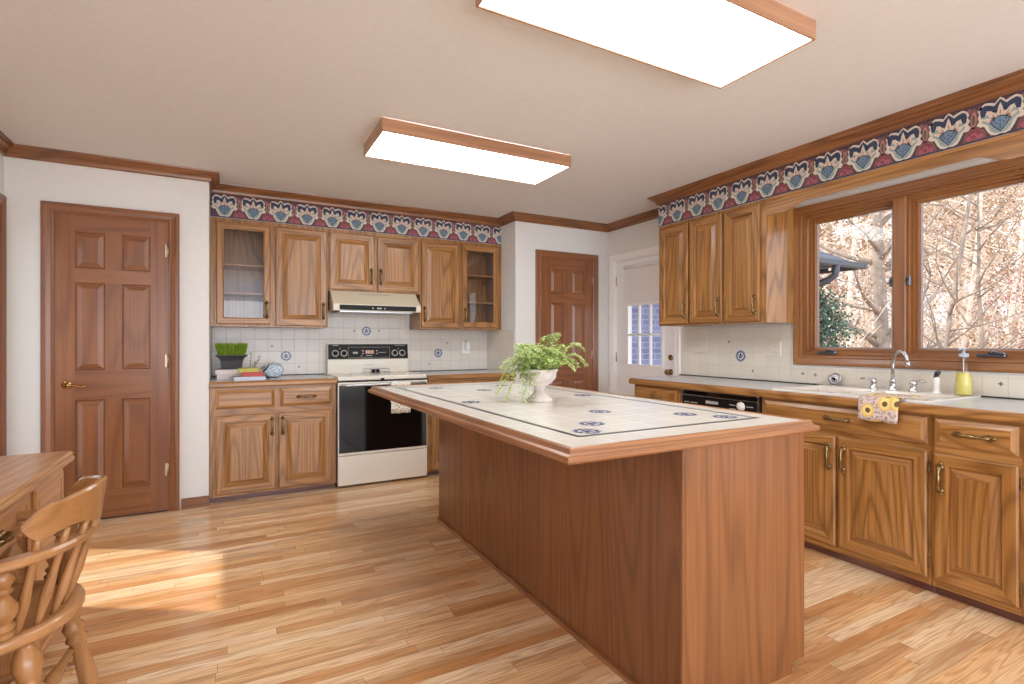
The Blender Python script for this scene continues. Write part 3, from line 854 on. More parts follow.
# backguard
MB().prism([(.545, .922), (.545, 1.045), (.530, 1.052), (.548, 1.196), (.60, 1.196), (.60, .922)][::-1], .008, RWD-.008, plane='YZ').build('backguard', ALMOND, rg)
cp = MB()
def py_(z): return .530+(z-1.052)*.125-.002
cp.poly([(.010, py_(1.052), 1.052), (RWD-.010, py_(1.052), 1.052), (RWD-.010, py_(1.19), 1.19), (.010, py_(1.19), 1.19)])
cp.poly([(.010, py_(1.052), 1.052), (.010, py_(1.19), 1.19), (.010, py_(1.19)+.006, 1.19), (.010, py_(1.052)+.006, 1.052)])
cpo = cp.build('control_panel', BLACKM, rg)
for i, x in enumerate((.072, .150, .628, .700)):
    q = MB().lathe([(.032, 0), (.031, .004), (.021, .006)], (x, py_(1.10), 1.105), (0, -1, .12), 22); kb = q.build('knob', LGREY, cpo)
    MB().lathe([(.021, .003), (.019, .020), (0, .021)], (x, py_(1.10), 1.105), (0, -1, .12), 18).bbox(x-.004, x+.004, py_(1.1)-.027, py_(1.1)-.015, 1.088, 1.124, .001).build('knob_cap', BLACKM, kb)
DISP = plain('clock_display', '#C79B88', .4, var=.15)
MB().bbox(.345, .425, py_(1.115)-.004, py_(1.115), 1.098, 1.132, .001).build('clock', DISP, cpo)
q = MB().plate(.188, .578, 1.062, 1.162, [(.190, .576, 1.064, 1.160)], .531, .5335)
for x, z, w_, h_ in ((.05, 1.176, .05, .005), (.63, 1.176, .10, .004), (.23, 1.10, .045, .018), (.47, 1.108, .07, .005), (.315, 1.122, .015, .010), (.315, 1.096, .015, .010), (.445, 1.122, .015, .010), (.445, 1.096, .015, .010), (.35, 1.078, .06, .006), (.30, 1.076, .02, .005), (.11, 1.142, .006, .012), (.66, 1.142, .006, .012)):
    q.box(x, x+w_, py_(z)-.002, py_(z)-.0005, z, z+h_)
q.v = [(x, y if abs(y-.532) > .0016 else py_(z)-.001+(y-.531)*.2, z) for x, y, z in q.v]
q.build('panel_print', LGREY, cpo)
MB().box(.33, .43, .5435, .5445, .992, .997).build('badge', LGREY, rg)
sr = thing('spoon_rest', 'small metal rack with salt and pepper on the back of the stove', 'rack', (.789+.42, 4.47+.44, .9225))
q = MB()
for x in (-.10, .14): q.tube([(x, .05, 0), (x, .05, .035)], .0025, 6)
q.tube([(-.10, .05, .035), (.14, .05, .035)], .0025, 6).tube([(-.10, .05, .008), (.14, .05, .008)], .0025, 6)
q.build('wire_rail', STEEL, sr)
for x in (-.01, .03): MB().bbox(x-.016, x+.016, .03, .058, .0, .03, .004).build('shaker', BLACKM, sr)

# towel on the oven handle
def print_mat(name, base, blobs, scale=24, thr=.55):
    m, nt, p = new_mat(name)
    tc = N(nt, 'ShaderNodeTexCoord')
    c = lin(base)
    for i, (col, sc, th) in enumerate(blobs):
        v = N(nt, 'ShaderNodeTexVoronoi', feature='F1'); v.inputs['Scale'].default_value = sc
        ad = N(nt, 'ShaderNodeVectorMath', operation='ADD'); ad.inputs[1].default_value = (i*3.7, i*1.9, i*5.1)
        nt.links.new(tc.outputs['Object'], ad.inputs[0]); nt.links.new(ad.outputs[0], v.inputs['Vector'])
        f = mathn(nt, 'LESS_THAN', v.outputs['Distance'], th)
        c = mixc(nt, f, c, col)
    nt.links.new(c, p.inputs['Base Color']); p.inputs['Roughness'].default_value = .9
    return m
TW1 = print_mat('botanical_print_cloth', '#EEEAE0', [('#B9B58C', 38, .30), ('#8E8A63', 55, .24), ('#C88D6B', 26, .16)])
def drape(name, label, cat, pts, x0, x1, mat, n=14, wav=.004, thick=.004):
    """cloth following the (y,z) profile pts, with soft folds across x"""
    b = MB(); k = len(pts); vs = []
    for j, (y, z) in enumerate(pts):
        for i in range(n+1):
            x = x0+(x1-x0)*i/n
            hang = min(1, abs(z-pts[0][1])*8+.0)
            vs.append((x, y-abs(wav*hang*math.sin(i*1.5+j*.25)), z+.003*hang*math.sin(i*.9)))
    fs = [(j*(n+1)+i, j*(n+1)+i+1, (j+1)*(n+1)+i+1, (j+1)*(n+1)+i) for j in range(k-1) for i in range(n)]
    b.add(vs, fs, 0, True)
    o = b.build(name, mat); tag(o, label, cat)
    s = o.modifiers.new('s', 'SOLIDIFY'); s.thickness = thick; s.offset = 0
    return o
yh = 4.47-.050
drape('dish_towel', 'white botanical print dish towel hanging on the oven handle', 'towel',
      [(yh+.017, .700), (yh+.017, .78), (yh+.016, .852), (yh+.010, .865), (yh, .868), (yh-.011, .864), (yh-.015, .852), (yh-.015, .80), (yh-.016, .74), (yh-.017, .655), (yh-.017, .600)], 1.215, 1.385, TW1, wav=.003)

# ------------------------------------------------------------------ things on the left counter
CT = .9125
pp_ = thing('potted_grass', 'clipped wheatgrass in a dark flared pot on the left counter', 'plant', (.020, 4.86, CT+.0765))
POT = plain('dark_pot', '#3B3A3C', .5)
b = MB()
def taper(b, prof, m=0):
    rows = []
    for hx, hy, z in prof: rows.append([(-hx, -hy, z), (hx, -hy, z), (hx, hy, z), (-hx, hy, z)])
    for i in range(len(rows)-1):
        b.add(rows[i]+rows[i+1], [(k, (k+1) % 4, 4+(k+1) % 4, 4+k) for k in range(4)], m)
    b.add(rows[0], [(3, 2, 1, 0)], m); b.add(rows[-1], [(0, 1, 2, 3)], m)
taper(b, [(.070, .055, 0), (.075, .058, .02), (.082, .064, .07), (.092, .072, .092), (.115, .088, .108), (.115, .088, .116), (.105, .080, .116), (.10, .075, .108)])
b.build('pot', POT, pp_)
GR = plain('wheatgrass', '#86A826', .6, var=.35, scale=60)
b = MB()
for i in range(900):
    x = random.uniform(-.095, .095); y = random.uniform(-.07, .07); hgt = random.uniform(.085, .108)
    a = random.uniform(0, PI); w_ = .0016; lx = x*.22+random.uniform(-.006, .006); ly = y*.2+random.uniform(-.006, .006)
    dx, dy = w_*math.cos(a), w_*math.sin(a)
    b.poly([(x-dx, y-dy, .108), (x+dx, y+dy, .108), (x+lx+dx*.5, y+ly+dy*.5, .108+hgt), (x+lx-dx*.5, y+ly-dy*.5, .108+hgt)])
g = b.build('grass_blades', GR, pp_); g['kind'] = 'stuff'
def book(name, label, loc, rotz, w_, d_, t, cover, page=WHITE, group=None):
    c = thing(name, label, 'book', loc, rotz, group)
    MB().bbox(-w_/2+.004, w_/2-.004, -d_/2+.002, d_/2-.004, .003, t-.003, .001).build('pages', page, c)
    b = MB().bbox(-w_/2, w_/2, -d_/2-.002, d_/2, 0, .0029, .0008).bbox(-w_/2, w_/2, -d_/2-.002, d_/2, t-.0029, t, .0008).bbox(-w_/2, w_/2, -d_/2-.003, -d_/2+.0015, 0, t, .001)
    b.build('cover', cover, c); return c
book('book', 'thick white book lying at the bottom under the pot of grass', (.045, 4.83, CT), .06, .27, .22, .040, plain('paper_mag', '#D9CFCB', .5))
book('book', 'pinkish white book directly under the pot of grass', (.030, 4.84, CT+.0405), .0, .25, .20, .0355, plain('cover_cream', '#E4DBD6', .5))
book('book', 'pale blue-grey book lying nearest the counter edge, lowest of the cookbooks', (.140, 4.585, CT), .03, .22, .17, .030, plain('cover_pale_blue', '#C3C9D8', .45))
book('book', 'red book lying on the pale blue book', (.165, 4.60, CT+.0305), -.04, .15, .13, .032, plain('cover_red', '#C0473F', .45))
book('book', 'yellow-green book on top of the red book', (.130, 4.605, CT+.063), .10, .14, .12, .030, plain('cover_yellow', '#B9B548', .45))
# twig spray
tw = thing('foliage_sprig', 'sprig of small pale leaves beside the pot of grass', 'sprig', (.150, 4.94, CT))
b = MB(); lf = MB()
for s, e in (((0, 0, 0), (.085, -.02, .16)), ((0, 0, 0), (.06, .03, .12)), ((.02, 0, .02), (.13, -.03, .075)), ((0, 0, 0), (.02, .01, .19))):
    s, e = Vector(s), Vector(e)
    mid = (s+e)/2+Vector((0, 0, .015)); b.tube([s, mid, e], [.0025, .002, .0012], 5)
    for t in (.35, .5, .65, .8, .92, 1):
        for sd in (-1, 1):
            p = s.lerp(e, t)+Vector((0, 0, .012)); a = random.uniform(0, 6.3)
            d = Vector((math.cos(a), math.sin(a), .5)).normalized()*.02; n_ = d.orthogonal().normalized()*.007
            lf.poly([p, p+d*.5+n_, p+d, p+d*.5-n_])
b.build('twig', plain('twig_brown', '#6E5A42', .8), tw); lf.build('leaves', plain('sprig_leaf', '#9CA07A', .7, var=.3), tw)
# blue and white ceramic shell
cs = thing('ceramic_dish', 'blue and white patterned ceramic dish standing against the tile', 'dish', (.330, 4.80, CT))
CER = print_mat('blue_white_ceramic', '#C9D6E2', [('#8FAFCB', 60, .38), ('#4E6A91', 80, .26), ('#EEF2F4', 45, .22)])
CER.node_tree.nodes['Principled BSDF'].inputs['Roughness'].default_value = .15
b = MB(); vs = []; n = 22
for j in range(7):
    q = j/6
    for i in range(n):
        a = 2*PI*i/n
        vs.append((.074*q*math.cos(a)*(1+.05*math.cos(a*8)*q), -.020*(1-q*q)+(q*.058*math.sin(a))*.22, .062+.056*q*math.sin(a)*(1+.05*math.cos(a*8)*q)))
b.add(vs, [(j*n+i, j*n+(i+1) % n, (j+1)*n+(i+1) % n, (j+1)*n+i) for j in range(6) for i in range(n)], 0, True)
o = b.build('dish_shell', CER, cs); s = o.modifiers.new('s', 'SOLIDIFY'); s.thickness = .006
MB().tube([(-.03, .02, .004), (0, -.045, .004), (.03, .02, .004)], .004, 6).tube([(0, .045, .003), (0, .012, .05)], .004, 6).build('easel', DGREY, cs)
sc = thing('dark_easel_stand', 'black bent metal easel between the cookbooks and ceramic dish', 'stand', (.258, 4.70, CT))
MB().tube([(.03, .01, .11), (.005, 0, .075), (-.025, -.005, .045), (-.01, -.01, .02), (.03, -.02, .004)], [.003, .006, .009, .009, .006], 8).tube([(-.01, -.01, .02), (-.03, .05, .003)], .005, 8).build('easel_leg', BLACKM, sc)

# ------------------------------------------------------------------ right wall: base cabinets (face x = 2.95, local x runs toward the camera)
def rloc(y, x=2.95): return (x, y, 0)
def right_base(label, ya, yb, doors, drawers, toe=.05):
    c = thing('base_cabinet', label, 'cabinet', rloc(ya), -PI/2)
    carcass(c, ya-yb, 0, BZ1, XR-.004-2.95, toe=toe)
    for d in doors: rp_door(c, *d)
    for d in drawers: drawer(c, *d)
    for za, zb in ((.66, .724), (.845, .871), (.051, .086)): MB().box(.012, ya-yb-.012, -.0004, 0, za, zb).build('face_rail', oak['X'], c)
    MB().box(0, ya-yb, .045, .069, 0, .032).build('shoe_moulding', plumw, c)
    return c
right_base('oak base cabinet with drawer at the end of the sink run beside the white door', 3.315, 2.802,
           [(.035, .475, .085, .66, 1, .56)], [(.035, .475, .705, .848)])
right_base('wide oak sink cabinet with false drawer front below the window', 2.140, 1.2385,
           [(.020, .459, .085, .690, 1, .575), (.474, .888, .085, .690, -1, .575)], [(.020, .888, .722, .852, True, oak, .021, 'drawer', .472)])
right_base('oak base cabinet with drawer and door right of the sink cabinet', 1.2365, .905,
           [(.012, .315, .085, .685, -1, .570)], [(.012, .315, .722, .852)])
right_base('oak base cabinet at the right edge of the photograph, nearest the camera', .9035, .45,
           [(.015, .43, .085, .685, 1, .570)], [(.015, .43, .722, .852)])
# dishwasher
dw = thing('dishwasher', 'black dishwasher with steel trim and white dial in the sink run', 'dishwasher', rloc(2.798), -PI/2)
DW = .654
MB().box(.012, DW-.012, .02, .60, .03, .868).build('tub_body', DGREY, dw)
MB().bbox(.016, DW-.016, -.018, .019, .11, .716, .004).build('door_panel', BLACK, dw)
b = MB().bbox(.016, DW-.016, -.022, .019, .720, .825, .004); cpn = b.build('control_panel', BLACKM, dw)
MB().bbox(.016, DW-.016, -.006, .019, .8315, .858, .002).build('handle_recess', BLACK, dw)
MB().bbox(.012, DW-.012, -.020, .018, .859, .868, .002).box(.008, .0155, -.016, .018, .11, .866).box(DW-.0155, DW-.008, -.016, .018, .11, .866).box(.016, DW-.016, -.024, -.017, .8255, .8305).build('trim_strip', STEEL, dw)
MB().lathe([(.030, 0), (.030, .006), (.026, .010), (.018, .022), (0, .023)], (.52, -.022, .790), (0, -1, 0), 22).build('dial', plain('dial_white', '#DCD8CF', .35), cpn)
q = MB()
for i in range(6): q.box(.235+i*.018, .249+i*.018, -.0235, -.0218, .782, .802)
for x, z, w_ in ((.04, .775, .045), (.10, .775, .06), (.43, .79, .05), (.43, .765, .05), (.43, .74, .05), (.56, .79, .05)): q.box(x, x+w_, -.0235, -.0218, z, z+.005)
q.build('buttons', LGREY, cpn)
MB().box(.02, DW-.02, .06, .075, 0, .10).build('kick_plate', BLACKM, dw)

# countertop with sink cut-out (local x: from the white-door end toward the camera)
Y0 = 3.345
SK = (Y0-2.10, Y0-1.26)      # sink extent in local x
co = countertop('countertop', 'long grey laminate countertop with oak edge along the sink wall', 0, Y0-.30, .676, 0, ends=(True, False),
                loc=(2.918, Y0, 0), rotz=-PI/2, holes=[(SK[0]+.03, SK[1]-.03, .09, .50)])
# sink
sk = thing('kitchen_sink', 'cream enamel double-bowl drop-in sink under the window', 'sink', (2.918, Y0, 0), -PI/2)
b = MB()
sx0, sx1, sy0, sy1 = SK[0], SK[1], .055, .635
zr = .924
mid = (sx0+sx1)/2
bowls = [(sx0+.045, mid-.02, sy0+.05, .485), (mid+.02, sx1-.045, sy0+.05, .485)]
p = MB().plate(sx0+.006, sx1-.006, sy0+.006, sy1-.006, bowls, .9125, zr)
b.v = [(x, z, y) for x, y, z in p.v]; b.f = [f[::-1] for f in p.f]; b.m = p.m; b.s = p.s
b.build('sink_rim', SINKC, sk)
for x0, x1, y0, y1 in bowls:
    q = MB(); rows = []
    for ins, z in ((0, zr-.001), (.006, zr-.02), (.014, .80), (.04, .765)):
        rows.append([(x0+ins, y0+ins, z), (x1-ins, y0+ins, z), (x1-ins, y1-ins, z), (x0+ins, y1-ins, z)])
    for i in range(3): q.add(rows[i]+rows[i+1], [(k, 4+k, 4+(k+1) % 4, (k+1) % 4) for k in range(4)])
    q.add(rows[-1], [(0, 1, 2, 3)])
    bo = q.build('bowl', SINKC, sk)
    MB().lathe([(0, .003), (.035, .003), (.04, 0), (.042, 0)], ((x0+x1)/2, (y0+y1)/2, .7655), n=18).build('drain', STEEL, bo)
# low ledge strip behind the sink
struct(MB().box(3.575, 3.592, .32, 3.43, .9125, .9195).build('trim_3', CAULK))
splash('tile_backsplash', 'cream tile backsplash with roundel along the sink wall', (XR-.0045, 3.43, 0), -PI/2,
       [(0, 1.052, .913, 1.334), (1.054, 3.10, .913, 1.031)], [(3.43-2.80, 1.098)],
       [(3.43-2.912, 1.212), (3.43-2.69, .985), (3.43-2.285, .984), (3.43-2.195, .980), (3.43-1.20, .988), (3.43-.75, .985)], TILE_SIDE)

# faucet (world coordinates inside a thing turned like the sink wall; local x toward the camera, -y into the room)
fx = thing('sink_faucet', 'chrome gooseneck sink faucet with two lever handles', 'faucet', (3.475, 1.655, zr), -PI/2)
b = MB().lathe([(0, 0), (.026, 0), (.026, .006), (.018, .014), (.016, .05), (.019, .055), (.012, .065), (0, .066)], n=18)
pts = [(0, 0, .06), (0, 0, .14), (.008, -.002, .195), (.024, -.006, .222), (.045, -.012, .232), (.066, -.020, .224), (.082, -.026, .200), (.090, -.030, .168)]
b.tube(pts, [.011, .010, .0095, .009, .009, .009, .0095, .0105], 12)
b.lathe([(.0105, 0), (.013, .006), (.013, .022), (0, .023)], (.090, -.030, .168), (.07, -.03, -.22), 12)
b.build('spout', CHROME, fx)
for s in (-1, 1):
    q = MB().lathe([(0, 0), (.024, 0), (.024, .005), (.016, .016), (.015, .036), (.019, .042), (.017, .056), (.008, .066), (0, .067)], (s*.105, 0, 0), n=16)
    q.tube([(s*.105, 0, .055), (s*.135, -.004, .062), (s*.175, -.010, .058)], [.006, .007, .005], 8)
    q.build('lever_handle', CHROME, fx)
sp_ = thing('sink_sprayer', 'white side sprayer standing on the sink right of the faucet', 'sprayer', (3.485, 1.440, zr), -PI/2)
MB().lathe([(0, 0), (.022, 0), (.022, .006), (.014, .012), (.013, .045), (.016, .075), (.013, .090), (0, .092)], n=16).build('sprayer_body', WHITE, sp_)
MB().tube([(-.004, .0, .085), (.006, -.008, .112), (.022, -.026, .118)], [.012, .013, .010], 10).build('spray_head', DGREY, sp_)
MB().bbox(-.008, .008, .008, .016, .05, .095, .003).build('trigger', CHROME, sp_)
# soap bottle
sb_ = thing('soap_dispenser', 'clear pump bottle half full of yellow dish soap beside the sink', 'soap bottle', (3.485, 1.318, zr), -PI/2)
SOAP = plain('yellow_soap', '#EBDC78', .3, var=.02)
outer = [(0, .0015), (.037, .0015), (.040, .006), (.037, .07), (.029, .14), (.023, .185), (.019, .196), (.019, .204)]
MB().lathe(outer, n=24).build('bottle', BOTTLE, sb_)
MB().lathe([(0, .004), (.035, .004), (.038, .010), (.0350, .07), (.0295, .122), (0, .122)], n=24).build('soap_liquid', SOAP, sb_)
MB().lathe([(.022, .205), (.022, .222), (.010, .226), (.007, .230), (.007, .243), (.014, .245), (.014, .252), (0, .253)], n=18).tube([(0, 0, .248), (-.004, -.03, .249), (-.006, -.042, .243)], [.006, .005, .004], 8).build('pump', plain('pump_grey', '#AEB6C4', .25), sb_)
MB().tube([(0, 0, .02), (0, 0, .20)], .0025, 6).build('dip_tube', WHITE, sb_)
# strainer leaning on the tile
st = thing('sink_strainer', 'round steel sink strainer leaning on the tile left of the faucet', 'strainer', (3.555, 2.045, .9195), -PI/2)
b = MB().lathe([(0, 0), (.040, 0), (.042, .003), (.036, .006), (.031, .002), (.026, .002), (.024, .008), (.0, .009)], (0, .012, .041), (0, -1, .28), 24, smooth=False)
b.build('basket', STEEL, st)
MB().lathe([(.008, .008), (.010, .018), (0, .020)], (0, .012, .041), (0, -1, .28), 14).build('stopper_knob', BLACKM, st)
q = MB()
for i in range(10):
    a = 2*PI*i/10
    q.lathe([(.0035, .0095), (0, .0097)], (.018*math.cos(a), .012+.28*.018*math.sin(a), .041+.018*math.sin(a)), (0, -1, .28), 6)
q.build('strainer_holes', BLACKM, st)

# sunflower towel over the counter edge
def sunflower_mat():
    m, nt, p = new_mat('sunflower_cloth')
    tc = N(nt, 'ShaderNodeTexCoord')
    v = N(nt, 'ShaderNodeTexVoronoi', feature='F1', voronoi_dimensions='2D'); v.inputs['Scale'].default_value = 11.5; v.inputs['Randomness'].default_value = .55
    sx_ = N(nt, 'ShaderNodeSeparateXYZ'); nt.links.new(tc.outputs['Object'], sx_.inputs[0])
    cx_ = N(nt, 'ShaderNodeCombineXYZ'); nt.links.new(sx_.outputs[0], cx_.inputs[0]); nt.links.new(mathn(nt, 'SUBTRACT', sx_.outputs[2], sx_.outputs[1]), cx_.inputs[1])
    nt.links.new(cx_.outputs[0], v.inputs['Vector'])
    v2 = N(nt, 'ShaderNodeTexVoronoi', feature='F1'); v2.inputs['Scale'].default_value = 75
    nt.links.new(tc.outputs['Object'], v2.inputs['Vector'])
    c = mixc(nt, mathn(nt, 'LESS_THAN', v2.outputs['Distance'], .42), '#D6C4BC', '#A68F8C')
    d = v.outputs['Distance']
    c = mixc(nt, mathn(nt, 'LESS_THAN', d, .37), c, '#E3C06A')
    c = mixc(nt, mathn(nt, 'LESS_THAN', d, .27), c, '#EBD38C')
    c = mixc(nt, mathn(nt, 'LESS_THAN', d, .14), c, '#6E5230')
    nt.links.new(c, p.inputs['Base Color']); p.inputs['Roughness'].default_value = .9
    return m
tw2 = drape('dish_towel', 'sunflower print dish towel draped over the counter edge at the sink', 'towel',
      [(.22, .931), (.14, .932), (.05, .931), (-.002, .925), (-.010, .912), (-.012, .89), (-.014, .86), (-.016, .832), (-.018, .805)], 0, .185, sunflower_mat(), wav=.004)
tw2.location = (2.918, 1.545, 0); tw2.rotation_euler = (0, 0, -PI/2)

# ------------------------------------------------------------------ wall cabinets of the sink wall (face x = 3.27)
RZ0 = 1.347
c = thing('wall_cabinet', 'oak wall cabinet with three narrow doors left of the sink window', 'cabinet', (3.270, 3.365, 0), -PI/2)
W = 3.365-2.340
carcass(c, W, RZ0, SOF-.002, XR-.003-3.27)
rp_door(c, .022, .335, RZ0+.012, SOF-.028, 1, RZ0+.125)
rp_door(c, .355, .665, RZ0+.012, SOF-.028, 1, RZ0+.125)
rp_door(c, .688, .980, RZ0+.012, SOF-.028, 1, RZ0+.125)
# valance
v = thing('window_valance', 'scalloped oak valance board spanning above the sink window', 'valance', (3.270, 2.3385, 0), -PI/2)
zt = SOF-.002
Lv = 2.3385-.93
def ogee(x0, za, x1, zb, n=8):
    return [(x0+(x1-x0)*i/n, za+(zb-za)*(.5-.5*math.cos(PI*i/n))) for i in range(n+1)]
low = [(0, 2.087), (.135, 2.085)]+ogee(.150, 2.089, .265, 2.131)+ogee(Lv-.265, 2.131, Lv-.150, 2.089)+[(Lv-.135, 2.085), (Lv, 2.087)]
MB().prism(low+[(Lv, zt), (0, zt)], 0, .019, plane='XZ').build('valance_board', oak['X'], v)
MB().bbox(0, Lv, -.006, 0, zt-.022, zt, .002).build('valance_cap', oak['X'], v)

# ------------------------------------------------------------------ island
IX0, IX1, IY0, IY1 = 1.255, 1.880, 1.190, 3.360
ib = thing('kitchen_island', 'long reddish oak panelled kitchen island base', 'island', (IX0, IY0, 0))
Lx, Ly = IX1-IX0, IY1-IY0
MB().box(0, .012, 0, Ly, 0, BZ1).build('side_panel', isl['Z'], ib)
b = MB().prism([(.013, 0), (Lx-.075, 0), (Lx-.075, .040), (Lx, .040), (Lx, BZ1), (.013, BZ1)], -.0, .012, plane='XZ'); b.build('end_panel', isl['Z'], ib)
b = MB().prism([(.013, 0), (Lx-.075, 0), (Lx-.075, .040), (Lx, .040), (Lx, BZ1), (.013, BZ1)], Ly-.012, Ly, plane='XZ'); b.build('end_panel', isl['Z'], ib)
MB().bbox(-.004, .010, -.004, .010, 0, BZ1, .003).build('corner_bead', isl['Z'], ib)
MB().box(-.014, -.0005, .0, Ly, 0, .020).build('shoe_moulding', wood('island_shoe', '#B07A50', '#9A6640', '#70462A', axis='Y'), ib)
MB().box(.013, Lx-.003, .013, Ly-.013, .041, .86).box(.02, Lx-.080, .013, Ly-.013, .0, .0405).build('cabinet_body', oak['Z'], ib)
# doors and drawers on the far side (toward the sink)
for k in range(4):
    y0 = .03+k*(Ly-.06)/4; y1 = y0+(Ly-.06)/4-.02
    b = MB().rings(-y1, -y0, .09, .66, [(0, -.0005), (0, -.014), (.007, -.021), (.052, -.021), (.058, -.010), (.062, -.010), (.094, -.019), (.096, -.019)], 0, 1, 0)
    b.v = [(Lx-.003-y, -x, z) for x, y, z in b.v]; d = b.build('door', [oak['Z'], oak['Y']], ib)
    q = MB(); pull(q, -(y0+.03 if k % 2 else y1-.03), -.021, .56); q.v = [(Lx-.003-y, -x, z) for x, y, z in q.v]; q.build('handle', BRASS, d)
    b = MB().rings(-y1, -y0, .70, .84, [(0, -.0005), (0, -.008), (.024, -.021), (.026, -.021)], 0, 1, 1)
    b.v = [(Lx-.003-y, -x, z) for x, y, z in b.v]; d = b.build('drawer', [oak['Z'], oak['Y']], ib)
    q = MB(); pull(q, -(y0+y1)/2, -.021, .77, False); q.v = [(Lx-.003-y, -x, z) for x, y, z in q.v]; q.build('handle', BRASS, d)
# countertop
TX0, TX1, TY0, TY1 = .815, 1.936, 1.178, 3.480
it = thing('island_countertop', 'cream tiled island countertop with oak edge and dark inlay line', 'countertop', (TX0, TY0, 0))
tx, ty = TX1-TX0, TY1-TY0
ew = .030
ztop = .915
b = MB().box(ew, tx-ew, ew, ty-ew, BZ1+.002, ztop, 0)
topb = b
ln = MB(); a0, a1, c0, c1 = .136, tx-.121, .147, ty-.150
lw = .017
p = MB().plate(a0, a1, c0, c1, [(a0+lw, a1-lw, c0+lw, c1-lw)], ztop, ztop+.0006)
ln.v = [(x, z, y) for x, y, z in p.v]; ln.f = [f[::-1] for f in p.f]; ln.m = p.m; ln.s = p.s
ln.build('inlay_line', plain('inlay_navy', '#1E2636', .3), it)
def unproj(u, v_, z):
    f = 522.5; yaw = math.radians(28.45); s_, c_ = math.sin(yaw), math.cos(yaw)
    a = (u-512)/f; bb = (342-v_)/f; t = (z-H)/bb
    return ((s_+a*c_)*t, (c_-a*s_)*t)
rb = MB()
ROUNDS = [(1.164, 3.168), (1.374, 2.896), (1.043, 2.347), (1.623, 3.137), (1.382, 1.769), (1.153, 1.522), (1.04, 1.401), (1.72, 2.355), (1.638, 1.539), (1.72, 1.411)]
for i, (x, y) in enumerate(ROUNDS):
    q = MB(); roundel(q, x-TX0, y-TY0, R=.048, m0=0, m1=1, fy=0, seed=i)
    rb.add([(x_, z_, ztop+.0004-y_) for x_, y_, z_ in q.v], q.f, 0)
    rb.m[-len(q.f):] = q.m
topb.add(rb.v, rb.f, 0); topb.m[-len(rb.f):] = [m_+1 for m_ in rb.m]
topb.build('tile_field', [TILE_TOP, NAVY, BLUE], it)
# stepped oak edge
b = MB()
pr = [(-ew, ztop-.002), (-.016, ztop+.003), (-.012, ztop), (-.008, ztop-.010), (-.006, ztop-.014), (.006, ztop-.018), (.008, ztop-.022), (.008, BZ1+.010), (.002, BZ1+.003), (-ew, BZ1+.003)]
pa = [(0, 0), (0, ty), (tx, ty), (tx, 0)]
rows = []
for (x, y), (ox, oy) in zip(pa, ((-1, -1), (-1, 1), (1, 1), (1, -1))):
    rows.append([(x+ox*o, y+oy*o, z) for o, z in pr])
k = len(pr)
for i in range(4):
    b.add(rows[i]+rows[(i+1) % 4], [(j, (j+1) % k, k+(j+1) % k, k+j) for j in range(k)], 0 if i % 2 == 0 else 1)
IE = {a: wood('island_edge_'+a, '#AC7850', '#97643E', '#6C4124', axis=a) for a in 'XY'}
b.build('oak_edge', [IE['Y'], IE['X']], it)
MB().box(.05, tx-.05, .09, ty-.13, BZ1+.0003, BZ1+.0018).build('underlay', oak['Y'], it)

# ------------------------------------------------------------------ fern in a white urn
fn = thing('potted_fern', 'maidenhair fern in a white footed urn on the island', 'plant', (1.366, 2.232, ztop+.0008))
URN = plain('whitewashed_urn', '#D9CEC9', .7, var=.10, scale=25, bump=.2)
b = MB().lathe([(0, 0), (.064, 0), (.066, .006), (.060, .014), (.052, .020), (.030, .044), (.024, .056), (.030, .064), (.027, .070), (.060, .090), (.082, .116), (.086, .146), (.092, .152), (.092, .160), (.082, .160), (.076, .150), (0, .145)], n=32)
b.build('urn', URN, fn)
FERN = [plain('fern_leaf_a', '#BACB7C', .6, var=.2, scale=40), plain('fern_leaf_b', '#9CB458', .6, var=.2, scale=40), plain('fern_leaf_c', '#CFDAA0', .6, var=.15, scale=40)]
fr = MB(); stx = MB()
rnd = random.Random(5)
def frond(base, az, length, rise, droop, dens=26):
    pts = []
    length *= .86
    d = Vector((math.cos(az), math.sin(az), 0))
    side = Vector((-d.y, d.x, 0))
    for i in range(10):
        t = i/9
        p = base+d*(length*t*(1-.12*t))+Vector((0, 0, rise*math.sin(t*PI*.62)-droop*t*t))
        pts.append(p)
    stx.tube(pts, [.0016*(1-.6*i/9) for i in range(10)], 4)
    for i in range(dens):
        t = .12+.88*i/dens
        k = min(8, int(t*9)); p = pts[k].lerp(pts[k+1], t*9-k)
        for s in (-1, 1):
            sub = .045*(1-t*.75)+.008
            for j in range(4):
                q = p+side*s*sub*(j+1)/4+d*sub*.25*(j+1)/4+Vector((rnd.uniform(-.004, .004), rnd.uniform(-.004, .004), rnd.uniform(-.007, .007)-.010*(j/4)**2))
                r_ = rnd.uniform(.0034, .0058); nrm = Vector((rnd.uniform(-.7, .7), rnd.uniform(-.9, .3), 1)).normalized()
                a = nrm.orthogonal().normalized(); c_ = nrm.cross(a)
                fr.poly([q+a*r_, q+(a*.3+c_)*r_, q-a*r_*.9+c_*.3*r_, q-c_*r_], rnd.choice((0, 0, 1, 1, 2)))
top_ = Vector((0, 0, .150))
for i in range(54):
    az = rnd.uniform(0, 2*PI)
    L_ = rnd.uniform(.09, .19)
    frond(top_+Vector((math.cos(az), math.sin(az), 0))*rnd.uniform(.0, .05), az, L_, rnd.uniform(.06, .16), rnd.uniform(.02, .10))
R0 = Vector((.879, -.476, 0)); azr = math.atan2(R0.y, R0.x)     # to the right as the room is seen
